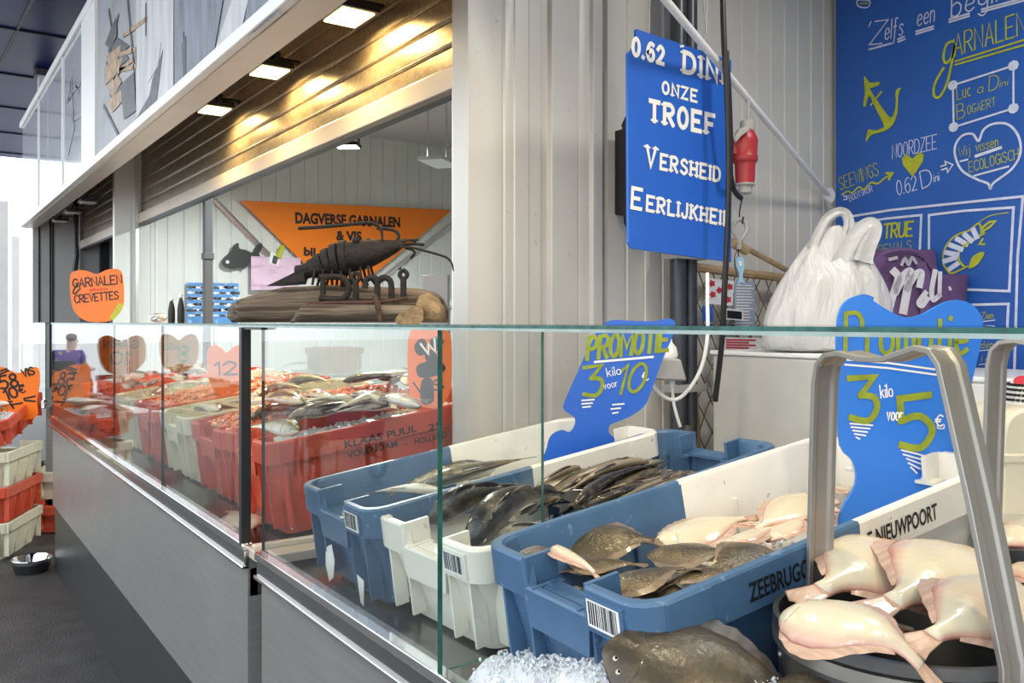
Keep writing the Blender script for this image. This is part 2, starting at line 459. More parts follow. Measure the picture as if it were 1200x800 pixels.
# ------------------------------------------------------------------ writing
GL = {
 'A': '0,0 2,6 4,0|.8,2 3.2,2', 'B': '0,0 0,6|~0,6 2.6,5.9 3.4,4.6 2.6,3.3 0,3.1|~0,3.1 2.8,3 4,1.6 2.8,.1 0,0',
 'C': '~4,5 2.5,6 .6,5 0,3 .6,1 2.5,0 4,1', 'D': '0,0 0,6|~0,6 2.4,5.8 4,4.4 4,1.6 2.4,.2 0,0', 'E': '4,6 0,6 0,0 4,0|0,3 3,3',
 'F': '4,6 0,6 0,0|0,3 3,3', 'G': '~4,5 2.5,6 .6,5 0,3 .6,1 2.5,0 4,1|4,1 4,2.7 2.4,2.7', 'H': '0,0 0,6|4,0 4,6|0,3 4,3', 'I': '0,0 0,6',
 'J': '~3,6 3,1.5 2,0 .5,.3 0,1.4', 'K': '0,0 0,6|4,6 0,2.6|1.4,3.6 4,0', 'L': '0,6 0,0 3.6,0', 'M': '0,0 0,6 2.4,2 4.8,6 4.8,0',
 'N': '0,0 0,6 4,0 4,6', 'O': '@2,6 .5,5 0,3 .5,1 2,0 3.5,1 4,3 3.5,5', 'P': '0,0 0,6|~0,6 2.8,6 4,4.5 2.8,3 0,2.8',
 'R': '0,0 0,6|~0,6 2.8,6 4,4.5 2.8,3.1 0,2.9|1.6,2.9 4,0', 'S': '~3.8,5 2,6 .2,4.8 1,3.5 3,2.7 3.9,1.4 2,0 0,.9', 'T': '0,6 4,6|2,6 2,0',
 'U': '~0,6 0,1.6 1,.1 3,.1 4,1.6 4,6', 'V': '0,6 2,0 4,6', 'W': '0,6 1.3,0 2.6,4.5 3.9,0 5.2,6', 'Y': '0,6 2,3 4,6|2,3 2,0', 'Z': '0,6 4,6 0,0 4,0',
 '0': '@2,6 .5,5 0,3 .5,1 2,0 3.5,1 4,3 3.5,5', '1': '.6,4.8 2,6 2,0', '2': '~0,4.6 1.8,6 3.8,4.6 2.6,2.4 0,0|0,0 4,0', '3': '0,6 3.8,6 1.6,3.6|~1.6,3.6 3.6,3.2 4,1.6 2.6,0 0,.6',
 '5': '4,6 .4,6 .3,3.4|~.3,3.4 2.6,3.7 4,1.9 2.4,0 0,.6', '6': '~3.6,5.6 2,6 .4,4.4 0,2 1.4,0 3.4,.4 4,2.2 2.6,3.6 .3,2.4', '8': '@2,6 .6,5.2 .8,3.8 3.4,2.4 3.8,1 2,0 .2,1 .6,2.4 3.2,3.8 3.4,5.2',
 '9': '~3.7,3.6 1.4,2.8 .2,4.4 1.8,6 3.8,4.6 3.4,1.4 1,0', '.': '0,0 .3,.3', ',': '.5,.6 0,-1', "'": '.3,6 0,4.8', '-': '0,3 2.4,3', '&': '~4,0 .8,4.6 1.8,6 2.8,4.8 .2,1.8 1.4,0 3.8,2.4',
 '+': '0,3 4,3|2,5 2,1', '€': '~4,5.2 2.4,6 .8,4.6 .5,3 .8,1.4 2.4,0 4,.8|-.3,3.6 2.8,3.6|-.3,2.5 2.6,2.5',
 'a': '@1.5,3.6 .2,2.8 .2,.9 1.5,0 2.6,.9 2.6,2.8|2.8,3.6 2.8,0', 'b': '0,6 0,0|~0,2.8 1.6,3.6 3,2.4 2.6,.5 1,0 0,.8', 'c': '~2.8,3 1.4,3.6 .1,1.8 1.4,0 2.8,.6', 'd': '2.8,6 2.8,0|@1.5,3.6 .2,2.8 .2,.9 1.5,0 2.8,.9 2.8,2.8',
 'e': '~.2,1.8 2.7,2 2,3.5 .5,3 .2,1 1.4,0 2.8,.6', 'f': '~2.6,5.6 1.6,6 1.1,4.8 1,0 .6,-1.8|0,3.4 2.2,3.4', 'g': '@1.5,3.6 .2,2.8 .2,1.2 1.5,.5 2.6,1.2 2.6,2.8|~2.8,3.6 2.8,-1 1.6,-2.4 .2,-1.6',
 'i': '0,3.6 0,0|0,5.2 .1,5.4', 'j': '~1.2,3.6 1.2,-1 0,-2|1.2,5.2 1.3,5.4', 'k': '0,6 0,0|2.4,3.6 0,1.6|.8,2.2 2.6,0', 'l': '0,6 0,0', 'm': '0,0 0,3.6|~0,2.6 1.2,3.6 1.9,2.6 1.9,0|~1.9,2.6 3.1,3.6 3.8,2.6 3.8,0',
 'n': '0,0 0,3.6|~0,2.6 1.4,3.6 2.4,2.6 2.4,0', 'o': '@1.5,3.6 .2,2.8 .2,.8 1.5,0 2.8,.8 2.8,2.8', 'r': '0,0 0,3.6|~0,2.4 1,3.4 2,3.4', 's': '~2.4,3 1.3,3.6 .2,2.8 1.4,1.9 2.4,.9 1.2,0 0,.6',
 't': '.8,5 .8,0 2,0|0,3.6 2,3.6', 'u': '~0,3.6 0,.8 1.2,0 2.4,.8 2.4,3.6|2.4,3.6 2.4,0', 'v': '0,3.6 1.3,0 2.6,3.6', 'w': '0,3.6 .9,0 1.8,3 2.7,0 3.6,3.6', 'y': '0,3.6 1.3,.6|2.6,3.6 .4,-2.2', 'h': '0,0 0,6|~0,2.6 1.4,3.6 2.4,2.6 2.4,0',
}
def glyph(ch):
    out = []
    for part in GL.get(ch, GL.get(ch.upper(), '')).split('|'):
        if not part: continue
        mode = part[0] if part[0] in '~@' else ''
        pts = [tuple(float(x) for x in q.split(',')) for q in part.lstrip('~@').split()]
        if mode == '~': pts = [tuple(q) for q in smooth_pts([V(q) for q in pts], 4)]
        if mode == '@': pts = [tuple(q) for q in smooth_pts([V(q) for q in pts], 4, True)]
        out.append((pts, mode == '@', mode))
    return out
def write(mb, txt, fr, p0, p1, hpx, wd=.12, mi=0, serif=False, slant=0, n=.0015, jit=0, gap=1.3, caps=None):
    """painted writing along a baseline on the flat place fr; wd = stroke width / letter height"""
    a, b = V(fr.px(*p0)), V(fr.px(*p1))
    top = V(fr.px(p0[0], p0[1]-hpx))
    h = (top-a).length
    d = b-a; Lg = d.length; d.normalize()
    up = V((-d.y, d.x))
    if up.dot(top-a) < 0: up = -up
    x = 0; items = []
    for i, ch in enumerate(txt):
        if ch == ' ': x += 3; continue
        sc = 1 if (caps is None or i in caps) else .74
        g = glyph(ch)
        ww = max((q[0] for pts, _, _ in g for q in pts), default=1)
        items.append((g, x, sc)); x += (ww+gap+(1.3 if serif else 0))*sc
    tot = x-gap
    kx = Lg/tot; ky = h/6
    for g, x0, sc in items:
        dy = jit*(rnd.random()-.5)
        for pts, cl, mode in g:
            q = [a + d*((x0+px_*sc+slant*py_)*kx) + up*((py_*sc+dy)*ky) for px_, py_ in pts]
            mb.ribbon(q, fr, wd*h*(.85 if sc < 1 else 1), mi, n+rnd.random()*.0004, cl)
            if serif and not cl:
                for k in (0, -1):
                    py_ = pts[k][1]
                    if (abs(py_) < .05 or abs(py_-6) < .05) and (mode == '' and abs(pts[k][0]-pts[1 if k == 0 else -2][0]) < .6*abs(pts[k][1]-pts[1 if k == 0 else -2][1])):
                        c = q[k] + up*((.25 if py_ < 3 else -.25)*ky)
                        mb.ribbon([c-d*1.25*kx*sc, c+d*1.25*kx*sc], fr, wd*h*.5, mi, n+.0006)
def printed(mb, txt, fr, p0, p1, hpx, bold=.0, mi=0, n=.0015):
    """clean printed lettering"""
    a, b = V(fr.px(*p0)), V(fr.px(*p1))
    h = (V(fr.px(p0[0], p0[1]-hpx))-a).length
    d = b-a; Lg = d.length; d.normalize()
    up = V((-d.y, d.x))
    if up.y < 0: up = -up
    cu = bpy.data.curves.new('lettering', 'FONT')
    cu.body = txt; cu.size = 1; cu.offset = bold; cu.resolution_u = 3
    ob = bpy.data.objects.new('lettering', cu); COL.objects.link(ob)
    dg = bpy.context.evaluated_depsgraph_get()
    me = bpy.data.meshes.new_from_object(ob.evaluated_get(dg))
    xs = [v.co.x for v in me.vertices]; x0, x1 = min(xs), max(xs)
    kx = Lg/(x1-x0); ky = h/.70
    vs = [mb.bm.verts.new(fr.at(*(a+d*((v.co.x-x0)*kx)+up*(v.co.y*ky)), n)) for v in me.vertices]
    for p in me.polygons: mb.face([vs[i] for i in p.vertices], mi)
    bpy.data.objects.remove(ob); bpy.data.meshes.remove(me); bpy.data.curves.remove(cu)

# ================================================================== THE SETTING
def struct(mb, name, mats, **k):
    return mb.build(name, mats, kind='structure', **k)
def ribwall(name, p0, p1, z0, z1, pitch, mat, depth=.005, groove=.014, thick=.07, zlow=None):
    p0, p1 = V(p0), V(p1); d = p1-p0; Lg = d.length; d.normalize(); nn = V((d.y, -d.x))
    prof = [(0, 0)]; t = pitch
    while t < Lg-pitch*.3:
        prof += [(t-groove/2, 0), (t-groove*.25, -depth), (t+groove*.25, -depth), (t+groove/2, 0)]; t += pitch
    prof += [(Lg, 0), (Lg, -thick), (0, -thick)]
    mb = MB(); Ls = []
    for z in (z0, z1):
        Ls.append([V((*(p0+d*a+nn*b), z)) for a, b in prof])
    mb.loops(Ls); return struct(mb, name, mat, smooth=False)
def slab(name, a, b, mat, bevel=0):
    return struct(MB().bb(a, b), name, mat, bevel=bevel)

slab('floor', (-15, -6, -.1), (5, 6, 0), m_floor)
slab('ground', (-70, -60, -.3), (40, 60, -.104), m_ground)
# left-hand partition of this stall: steel post section, then ribbed wall
F21 = frX(-2.1)
def y21(px): return F21.px(px, 377)[0]
prof = []
for px, o in ((548, 0), (588, 0), (590, -.004), (592, 0), (602, 0), (603, .003), (619, .003), (620, 0), (634, 0), (636, -.016), (645, -.016), (647, 0), (677, 0), (678, -.003), (680, 0), (691, 0), (692, .014), (703, .014), (704, -.02), (711, -.02)):
    prof.append((-2.1+o, y21(px)))
ye = y21(712)
prof += [(-2.1, ye), (-2.185, ye), (-2.185, y21(548))]
mb = MB(); mb.loops([[V((x, y, z)) for x, y in prof] for z in (0, 3.1)])
struct(mb, 'column_steel', m_pillar, bevel=.002)
ribwall('wall_left', (-2.1, ye), (-2.1, 3.1), 0, 3.1, .083, m_panel)
slab('wall_back', (-2.17, 3.1, 0), (2.2, 3.2, 3.1), m_panel)
slab('wall_right', (2.1, 1.0, 0), (2.2, 3.1, 3.1), m_panel)
slab('ceiling', (-2.185, 1.0, 3.1), (2.2, 3.2, 3.2), m_ceil)
# neighbouring stall seen through its open shutter
ribwall('wall_neighbour_left', (-6.75, 1.22), (-6.75, 5.2), 0, 3.15, .12, m_panel2, depth=.008, groove=.02)
slab('wall_neighbour_back', (-6.8, 5.2, 0), (-2.1, 5.3, 3.15), m_panel2)
slab('wall_neighbour_right', (-2.185, y21(711)+.05, 0), (-2.17, 5.2, 3.1), m_panel2)
slab('ceiling_neighbour', (-6.8, 1.0, 3.1), (-2.19, 5.3, 3.2), m_ceil)
# far stall
slab('wall_far_left', (-9.45, .97, 0), (-9.38, 4, 3.1), m_grey)
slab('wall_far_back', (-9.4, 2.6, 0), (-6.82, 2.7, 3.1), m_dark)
slab('ceiling_far', (-9.45, 1.0, 3.1), (-6.82, 2.7, 3.2), m_ceil)
mb = MB()
Fe = frX(-9.38)
for px in (46, 59, 62): 
    y = Fe.px(px, 377)[0]; mb.bb((-9.385, y-.008, 0), (-9.373, y+.008, 3.1))
struct(mb, 'trim_1', m_black)
mb = MB()
for px in (158, 183):
    y = frX(-6.75).px(px, 377)[0]; mb.bb((-6.752, y-.006, 0), (-6.738, y+.006, 3.1))
struct(mb, 'trim_2', m_white)
# canopy over the market street
mb = MB(); mb.bb((-15, -.5, 4.0), (4, 6, 4.12))
struct(mb, 'canopy', m_navy)
mb = MB()
ca = math.radians(5)
for k in range(-1, 7):
    a = V((-15, -.95+k*.95+.55, 3.996)); 
    mb.tube([a, a+V((19, 19*math.tan(ca)*.35, 0))], .013, 4)
for k in range(12):
    mb.bb((-14.6+k*1.55-.012, -.5, 3.985), (-14.6+k*1.55+.012, 6, 4.0))
struct(mb, 'trim_canopy_joint', m_navyj)
# post carrying the canopy above the fascia
mb = MB(); c = P(54, 120, 8.5)
mb.bb((c.x-.07, c.y-.07, 3.2), (c.x+.07, c.y+.07, 3.98)); mb.bb((c.x-.1, c.y-.1, 3.93), (c.x+.1, c.y+.1, 3.99), 1)
struct(mb, 'column_canopy', [m_white, m_dark])
mb = MB()
for px, s_ in ((3, 17), (18, 24)):
    c = P(px, 377, s_); mb.bb((c.x-.09, c.y-.09, -.1), (c.x+.09, c.y+.09, 3.9))
struct(mb, 'column_street', m_grey)

# fascia above the stalls
mb = MB(); mb.bb((-9.4, .9, 2.4), (1.6, 1.0, 3.38)); mb.bb((-9.4, 1.0, 3.2), (1.6, 5.3, 3.36))
struct(mb, 'fascia', m_alubar)
mb = MB(); mb.bb((-9.42, .865, 2.405), (1.6, .9, 2.45)); mb.bb((-9.42, .86, 3.36), (1.6, .92, 3.41)); mb.bb((-5.86, .868, 2.45), (-5.40, .9, 3.36))
struct(mb, 'trim_fascia', m_white, bevel=.004)
FP = frY(.879)
def banner(label, x0, x1, mats, draw=None, mullions=()):
    t = thing('printed_banner', label, 'banner', (x0, .89, 2.45))
    MB().bb((x0, .88, 2.452), (x1, .9, 3.355)).build('banner_sheet', mats[0], t)
    if draw:
        mb = MB(); draw(mb); mb.build('printed_picture', mats[1:], t, smooth=False)
    if mullions:
        mb = MB()
        for x in mullions: mb.bb((x-.012, .872, 2.452), (x+.012, .884, 3.355))
        mb.build('mullion', m_white, t)
    return t
m_b1 = spots(M('grey sea print', (.32, .33, .35), .4, var=.25, scale=3, spec=.25, stretch=(1, 1, .5)), (.48, .44, .40), 2, .5, .7, .7)
m_b2 = spots(M('pale print', (.66, .70, .74), .12, var=.12, scale=2, coat=.8), (.45, .5, .55), 3, .55, .8, .5)
m_b3 = M('print dark slate', (.085, .085, .10), .4, var=.4, scale=30, spec=.25)
m_b4 = M('print ochre', (.40, .27, .16), .4, var=.4, scale=24, spec=.25)
m_b5 = M('print pale grey', (.55, .55, .56), .4, var=.2, scale=14, spec=.25, stretch=(1, 1, .2))
m_b6 = M('print blue grey', (.20, .22, .26), .4, var=.35, scale=18, spec=.25, stretch=(1, 1, .2))
def harbour(mb):
    def poly(pts, mi, n=.002): mb.prism(pxs(FP, pts), FP, .0006, mi, n)
    poly([(160, 0), (204, 0), (204, 105), (183, 124), (160, 140)], 2)
    poly([(206, 0), (262, 0), (250, 70), (220, 92), (206, 103)], 3)
    poly([(273, 0), (292, 0), (284, 35), (250, 74), (249, 70)], 2, .003)
    poly([(292, 0), (330, 0), (330, 14), (300, 37), (284, 48)], 3, .003)
    for y0, d in ((52, 0), (60, 1), (67, 0), (74, 1), (84, 0), (94, 1), (104, 0), (112, 1)):
        r = random.Random(y0)
        x = 124+r.random()*5
        poly([(x, y0+6), (x+9+r.random()*14, y0-8), (x+12+r.random()*16, y0+2), (x+6, y0+20), (x+2, y0+14)], d, .0028+.0001*d)
    poly([(123, 80), (138, 66), (140, 82), (124, 100)], 1, .0035)
    poly([(160, 140), (176, 112), (180, 92), (192, 58), (186, 108), (184, 126), (160, 146)], 0, .0035)
    poly([(170, 60), (178, 44), (190, 50), (186, 78), (174, 98)], 2, .0038)
    poly([(142, 100), (158, 84), (160, 130), (146, 140)], 0, .0036)
    for pts in ([(150, 0), (156, 60), (158, 85)], [(145, 42), (173, 22)], [(172, 6), (172, 40)], [(141, 64), (160, 58), (160, 78), (141, 82)], [(139, 84), (156, 70)], [(130, 60), (139, 18)], [(122, 124), (142, 164)], [(216, 40), (218, 100)], [(128, 12), (134, 50), (128, 60)]):
        mb.ribbon(pxs(FP, pts), FP, .022, 1 if pts[0][0] % 2 else 0, .0045)
    poly([(214, 52), (219, 42), (219, 98), (216, 101)], 0, .004)
    poly([(132, 30), (137, 20), (138, 42), (130, 58), (124, 52)], 0, .004)
banner('long grey printed banner with a harbour and boat picture above the shutters', -5.36, 1.5, [m_b1, m_b3, m_b4, m_b5, m_b6], harbour)
def pale(mb):
    for pts in ([(84, 92), (87, 150), (80, 180)], [(78, 120), (88, 104), (94, 98)], [(86, 140), (100, 132)], [(88, 158), (100, 156)], [(83, 92), (81, 116)], [(90, 100), (92, 108)]):
        mb.ribbon(pxs(FP, pts), FP, .03, 0, .003)
banner('pale shiny printed banner beyond the white fascia post', -7.5, -5.9, [m_b2, m_b6], pale, (-6.72,))
banner('pale shiny banner at the far end of the fascia', -9.35, -7.54, [m_b2], None, (-8.1,))

# roller shutters
def shutter(x0, x1, label):
    t = thing('roller_shutter', label, 'shutter', ((x0+x1)/2, 1.4, 2.2))
    pr = []; z = 2.30
    while z < 3.06:
        pr += [(0, z), (.0015, z+.004), (.0025, z+.034), (.0015, z+.064), (-.003, z+.068), (.005, z+.071), (.008, z+.075), (.005, z+.079), (-.002, z+.0815)]; z += .082
    pr += [(-.02, z), (-.02, 2.30)]
    mb = MB(); mb.loops([[V((x, 1.4-a, zz)) for a, zz in pr] for x in (x0, x1)])
    mb.build('slat_curtain', m_shut, t, ang=16)
    mb = MB(); mb.bb((x0, 1.375, 2.222), (x1, 1.41, 2.30)); mb.build('bottom_bar', m_alubar, t, bevel=.006)
    MB().bb((x0, 1.372, 2.205), (x1, 1.412, 2.222)).build('rubber_seal', m_black, t)
    for x in (x0+.02, x1-.02): MB().bb((x-.02, 1.35, 1.0), (x+.02, 1.372, 3.05)).build('guide_rail', m_alu, t)
    return t
shutter(-6.73, -2.19, 'half-open galvanised shutter with lamp glare, above the driftwood')
shutter(-9.36, -6.85, 'half-open roller shutter of the far stall beside the grey end wall')

# flood lamps under the fascia
def flood(name, label, loc, on, group, glassm, power, col, rot=0, tilt=0, spread=180, sc=1):
    t = thing(name, label, 'lamp', loc, group, Matrix.Rotation(rot, 3, 'Z') @ Matrix.Scale(sc, 3))
    mb = MB()
    mb.box((0, 0, -.010), (.15, .115, .020)); mb.box((0, .045, .004), (.09, .04, .02))
    for k in range(5): mb.box((-.05+.025*k, 0, .003), (.005, .085, .008))
    mb.build('housing', m_black, t, world=False, bevel=.003)
    mb = MB(); mb.box((0, 0, -.0225), (.13, .095, .006)); mb.build('lamp_glass', glassm, t, world=False, bevel=.002)
    mb = MB(); mb.box((-.072, 0, .012), (.006, .02, .03)); mb.box((.072, 0, .012), (.006, .02, .03)); mb.box((0, 0, .027), (.15, .02, .005)); mb.box((0, .05, .027), (.03, .1, .008))
    mb.build('bracket', m_black, t, world=False)
    if on:
        ld = bpy.data.lights.new('lamp_light', 'AREA'); ld.shape = 'RECTANGLE'; ld.size = .12; ld.size_y = .09
        ld.energy = power; ld.color = col; ld.spread = math.radians(spread)
        lo = bpy.data.objects.new('lamp_light', ld); COL.objects.link(lo); lo.parent = t
        lo.location = (0, 0, -.035); lo.rotation_euler = (math.radians(tilt), 0, 0)
        KIDS.setdefault(t, []).append(lo)
    return t
WARM = (1, .80, .52)
YEL = (1, .72, .30)
for k, d in enumerate(('first glowing flood lamp on the shutter, nearest the steel column', 'middle of the three glowing flood lamps on the shutter', 'farthest of the three glowing flood lamps on the shutter')):
    t = flood('flood_lamp', d, (-2.80-.815*k, 1.27, 2.605), True, 'lit flood lamps on the shutter', m_lamp, 12, YEL, 0, 14, 150, 1.28)
L0 = flood('flood_lamp', 'glowing flood lamp under the fascia right above the fish crates', (-1.45, 1.075, 2.43), True, 'flood lamps above the picture', m_lamp, 8.5, WARM)
for k, x in enumerate((-.75, -.05)):   # the row goes on over this stall, above the picture's edge
    c = copy_tree(L0); c.matrix_basis = Matrix.Translation((x, 1.075, 2.43)); props(c, 'glowing flood lamp under the fascia right above the fish crates', 'lamp', 'flood lamps above the picture')
for k, px in enumerate((108, 90, 75)):
    flood('flood_lamp', ('nearest', 'middle', 'farthest')[k]+' of three dark flood lamps over the far shutter', (-6.95-.72*k, 1.075, 2.40), False, 'unlit flood lamps of the far stall', m_lampoff, 0, WARM)
pl = P(407, 168, 5.2)
flood('flood_lamp', 'cool white flood lamp inside the neighbouring stall, below the shutter bar', pl, True, None, m_lampc, 125, (.95, 1, .97), .9)
mb = MB(); mb.tube([pl+V((0, 0, .05)), V((pl.x, pl.y, 3.1))], .012, 6)
mb.build('lamp_rod', m_greypl, kind='structure')

flood('flood_lamp', 'added fill lamp on the ceiling of this stall, above the picture', (-.85, 2.15, 3.06), True, None, m_lampc, 20, (1, .96, .88), 0, -8, 180, 2.6)  # added fill light out of view, brightens the walls and boards of this stall
# inside of the neighbouring stall
FL = frX(-6.70)
t = thing('banner_sign', 'orange triangular banner with black lettering behind the iron shrimp', 'sign', P(405, 240, 7.3))
mb = MB(); mb.prism(pxs(FL, [(281, 235), (529, 246), (400, 352)]), FL, .012); mb.build('banner_sheet', m_orange2, t, smooth=False)
mb = MB()
FL2 = Fr(FL.O+FL.N*.0125, FL.U, FL.V)
printed(mb, 'DAGVERSE GARNALEN', FL2, (346, 261), (469, 266), 12, .045)
printed(mb, '& VIS', FL2, (394, 281), (424, 282), 10.5, .045)
printed(mb, 'bij', FL2, (356, 299), (370, 299.5), 9.5, .045)
mb.build('lettering', m_blk, t, smooth=False)
t = thing('fish_chart', 'blue fish chart with rows of little fish on the neighbour wall', 'poster', P(249, 375, 7))
FCp = frX(-6.72)
mb = MB(); mb.prism(pxs(FCp, [(219, 331), (279, 332), (279, 378), (218, 379)]), FCp, .008); mb.build('chart_sheet', m_fishposter, t, smooth=False)
mb = MB()
for r in range(6):
    for c in range(8):
        u, v = FCp.px(223+c*7.2+rnd.random()*2, 336+r*6.6+rnd.random()*1.5)
        a = rnd.uniform(.025, .045); b = a*.33
        mb.prism([(u-a, v), (u-a*.3, v+b), (u+a*.5, v+b*.5), (u+a, v+b), (u+a*.85, v), (u+a, v-b), (u+a*.5, v-b*.5), (u-a*.3, v-b)], FCp, .0006, (r+c) % 2, .0085)
mb.build('fish_picture', [m_b3, m_paper], t, smooth=False)
FB = frX(-6.69)
t = thing('fish_cutout', 'black fish cutout on the white wall left of the orange banner', 'decoration', P(283, 300, 6.9))
mb = MB(); mb.prism(spx(FB, [(260, 308), (263, 301), (270, 295), (274, 287), (279, 285), (280, 291), (288, 293), (296, 296), (300, 288), (306, 285), (307, 290), (303, 297), (306, 303), (298, 301), (294, 308), (287, 312), (285, 316), (282, 313), (272, 315), (264, 313)], True, 3), FB, .012)
mb.build('fish_shape', m_black, t, smooth=False)
mb = MB(); u, v = FB.px(266, 307); mb.lathe([(.014, 0), (.014, .003)], FB.at(u, v, .012), 14, 0, rot=Matrix.Rotation(PI/2, 3, 'Y')); mb.build('eye', m_paper, t)
t = thing('hanging_poster', 'pink poster with a clothes peg behind the shrimp tail', 'poster', P(322, 338, 6.9))
FK = frX(-6.675)
mb = MB(); mb.prism(pxs(FK, [(294, 300), (352, 302), (350, 338), (294, 340)]), FK, .006); mb.build('poster_sheet', m_pink, t, smooth=False)
mb = MB(); mb.prism(pxs(FK, [(317, 295), (329, 300), (325, 312), (314, 308)]), FK, .002, 0, .008); mb.prism(pxs(FK, [(320, 299), (326, 301), (323, 310), (318, 308)]), FK, .001, 1, .010)
mb.build('small_photo', [m_paper, m_b3], t, smooth=False)
mb = MB(); a, b = FK.px(330, 288), FK.px(325, 302)
mb.tube([FK.at(*a, .02), FK.at(*b, .02)], .022, 6); mb.build('clothes_peg', m_ypaint, t)
mb = MB(); mb.prism(pxs(FB, [(465, 306), (476, 307), (475, 320), (464, 319)]), FB, .004, 0, -.054); mb.prism(pxs(FB, [(467, 308), (474, 309), (473, 316), (466, 315)]), FB, .001, 1, -.0495)
props(mb.build('photo_card', [m_paper, m_b3], smooth=False), 'small black and white photo at the right edge of the orange banner', 'photo')
a = P(243.5, 380, 5.2)
mb = MB(); mb.bb((a.x-.025, a.y-.025, 0), (a.x+.025, a.y+.025, 3.1)); mb.bb((a.x-.031, a.y-.031, 1.88), (a.x+.031, a.y+.031, 1.92)); mb.bb((a.x-.031, a.y-.031, 1.2), (a.x+.031, a.y+.031, 1.25))
struct(mb, 'column_dark', m_dark, bevel=.003)
mb = MB(); FQ = frX(-6.73)
for p in ([(251, 234), (322, 306)], [(530, 262), (445, 328)]):
    q = pxs(FQ, p); mb.tube([FQ.at(*q[0]), FQ.at(*q[1])], .022, 6)
struct(mb, 'trim_brace', m_alu)
# worktop with white boxes far inside the neighbour stall
t = thing('chest_freezer', 'white chest freezer in the neighbouring stall right of the driftwood', 'freezer', (-5.9, 4.5, 0))
mb = MB(); mb.bb((-6.65, 4.0, 0), (-3.6, 4.7, 1.62)); mb.build('cabinet', m_white, t, bevel=.02)
mb = MB(); mb.bb((-6.68, 3.96, 1.625), (-3.57, 4.72, 1.70)); mb.build('lid', m_white, t, bevel=.02)
c = P(511, 350, 4.3)
mb = MB(); R3 = Matrix.Rotation(TH-.3, 3, 'Z')
h_ = c.z+.12; mb.box((c.x, c.y, h_/2), (.14, .03, h_), R3); o = mb.build('standing_board', m_grey, bevel=.004); props(o, 'grey board standing right of the driftwood, before the white freezer', 'board')
# hung steel tray rail at the ceiling
c = P(515, 190, 5.2)
mb = MB(); mb.box(c, (.16, .3, .02), R3); mb.tube([c+V((0, .05, 0)), V((c.x, c.y+.05, 3.1))], .006, 5); mb.tube([c+V((0, -.08, 0)), V((c.x, c.y-.08, 3.1))], .006, 5)
struct(mb, 'trim_ceiling_rail', m_alu)
# far dark stall: post, cable, box
mb = MB(); c = P(122, 330, 8.2); mb.bb((c.x-.04, c.y-.04, 0), (c.x+.04, c.y+.04, 3.1)); struct(mb, 'column_far', m_navyj)
mb = MB(); a = P(89, 285, 8); mb.tube([V((a.x, a.y, 3.1)), a+V((0, 0, .05)), P(90, 300, 8), P(88, 315, 8), P(91, 345, 8)], .022, 6)
props(mb.build('power_cable', m_black), 'black cable hanging from the far shutter beside the grey wall', 'cable')
t = thing('fuse_box', 'small box with a label on the dark wall above the orange shrimp sign', 'box', P(112, 325, 8.6))
mb = MB(); c = P(112, 312, 8.6); mb.box(c, (.1, .16, .13)); mb.build('box_body', m_greypl, t, bevel=.01)
mb = MB(); mb.box(c+V((.052, 0, .0)), (.003, .1, .06)); mb.build('label_plate', m_tarp, t)

# ================================================================== COUNTERS
ZD = lambda y: .885+.134*(y-.77)          # sloped display deck
GT = 1.4955
def glass_box(mb, a, b, thin, edge=1):
    a, b = V(a), V(b)
    n0 = len(mb.bm.faces)
    mb.bb(a, b)
    mb.bm.faces.ensure_lookup_table()
    for f in mb.bm.faces[n0:]:
        f.normal_update()
        f.material_index = 0 if abs(f.normal[thin]) > .5 else edge
    return mb
def counter(label, x0, x1, panes, y0=.70, shelf=True, s0=None, s1=None):
    t = thing('display_counter', label, 'counter', ((x0+x1)/2, y0, 0))
    MB().bb((x0, y0+.004, .40), (x1, y0+.03, .90)).build('front_panel', m_steel, t)
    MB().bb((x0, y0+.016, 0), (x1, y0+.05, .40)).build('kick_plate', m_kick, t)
    mb = MB(); mb.bb((x0-.01, y0-.012, .918), (x1+.005, y0+.016, .938)); mb.bb((x0-.01, y0-.006, .880), (x1+.005, y0+.006, .918), 1); mb.bb((x0-.01, y0-.014, .872), (x1+.005, y0+.006, .882))
    mb.build('edge_trim', [m_chrome, m_deck], t, bevel=.003)
    mb = MB(); mb.bb((x0, y0+.03, 0), (x1, 1.66, .80)); mb.build('cabinet', m_steel, t)
    mb = MB()
    mb.loops([[V((x, y0+.01, ZD(y0)-.006)), V((x, 1.68, ZD(1.68)-.006)), V((x, 1.68, .80)), V((x, y0+.01, .80))] for x in (x0, x1)])
    mb.build('sloped_deck', m_deck, t)
    for a, b in panes:
        mb = MB(); glass_box(mb, (a+.0015, y0, .930), (b-.0015, y0+.008, GT-.009), 1)
        
        for f in mb.bm.faces:
            if f.material_index == 1 and (f.normal.x < -.5 or len(panes) > 1): f.material_index = 2
        mb.build('glass_pane', [m_glass, m_gedge, m_gdark], t, smooth=False, recalc=False)
    if shelf:
        a, b = s0, s1
        mb = MB(); glass_box(mb, (a, y0-.002, GT-.009), (b, 1.12, GT), 2, 1)
        mb.build('glass_shelf', [m_glass, m_gedge], t, smooth=False)
        mb = MB(); mb.bb((a, y0-.0035, GT-.009), (b, y0-.002, GT-.0048))
        mb.build('polished_edge', m_gedge2, t, smooth=False)
    return t
cA = counter('long steel and glass display counter on the left, mirrored full of orange price signs', -5.8, -2.165, [(-5.8, -3.9), (-3.9, -3.06), (-3.06, -2.175)], s0=-5.82, s1=-2.17)
mb = MB(); mb.bb((-2.185, .688, .93), (-2.165, .712, GT-.01)); mb.build('black_mullion', m_black, cA)
cB = counter('steel and glass display counter in front holding the blue and white crates', -2.06, 1.0, [(-2.05, -1.2)], s0=-2.168, s1=1.0)
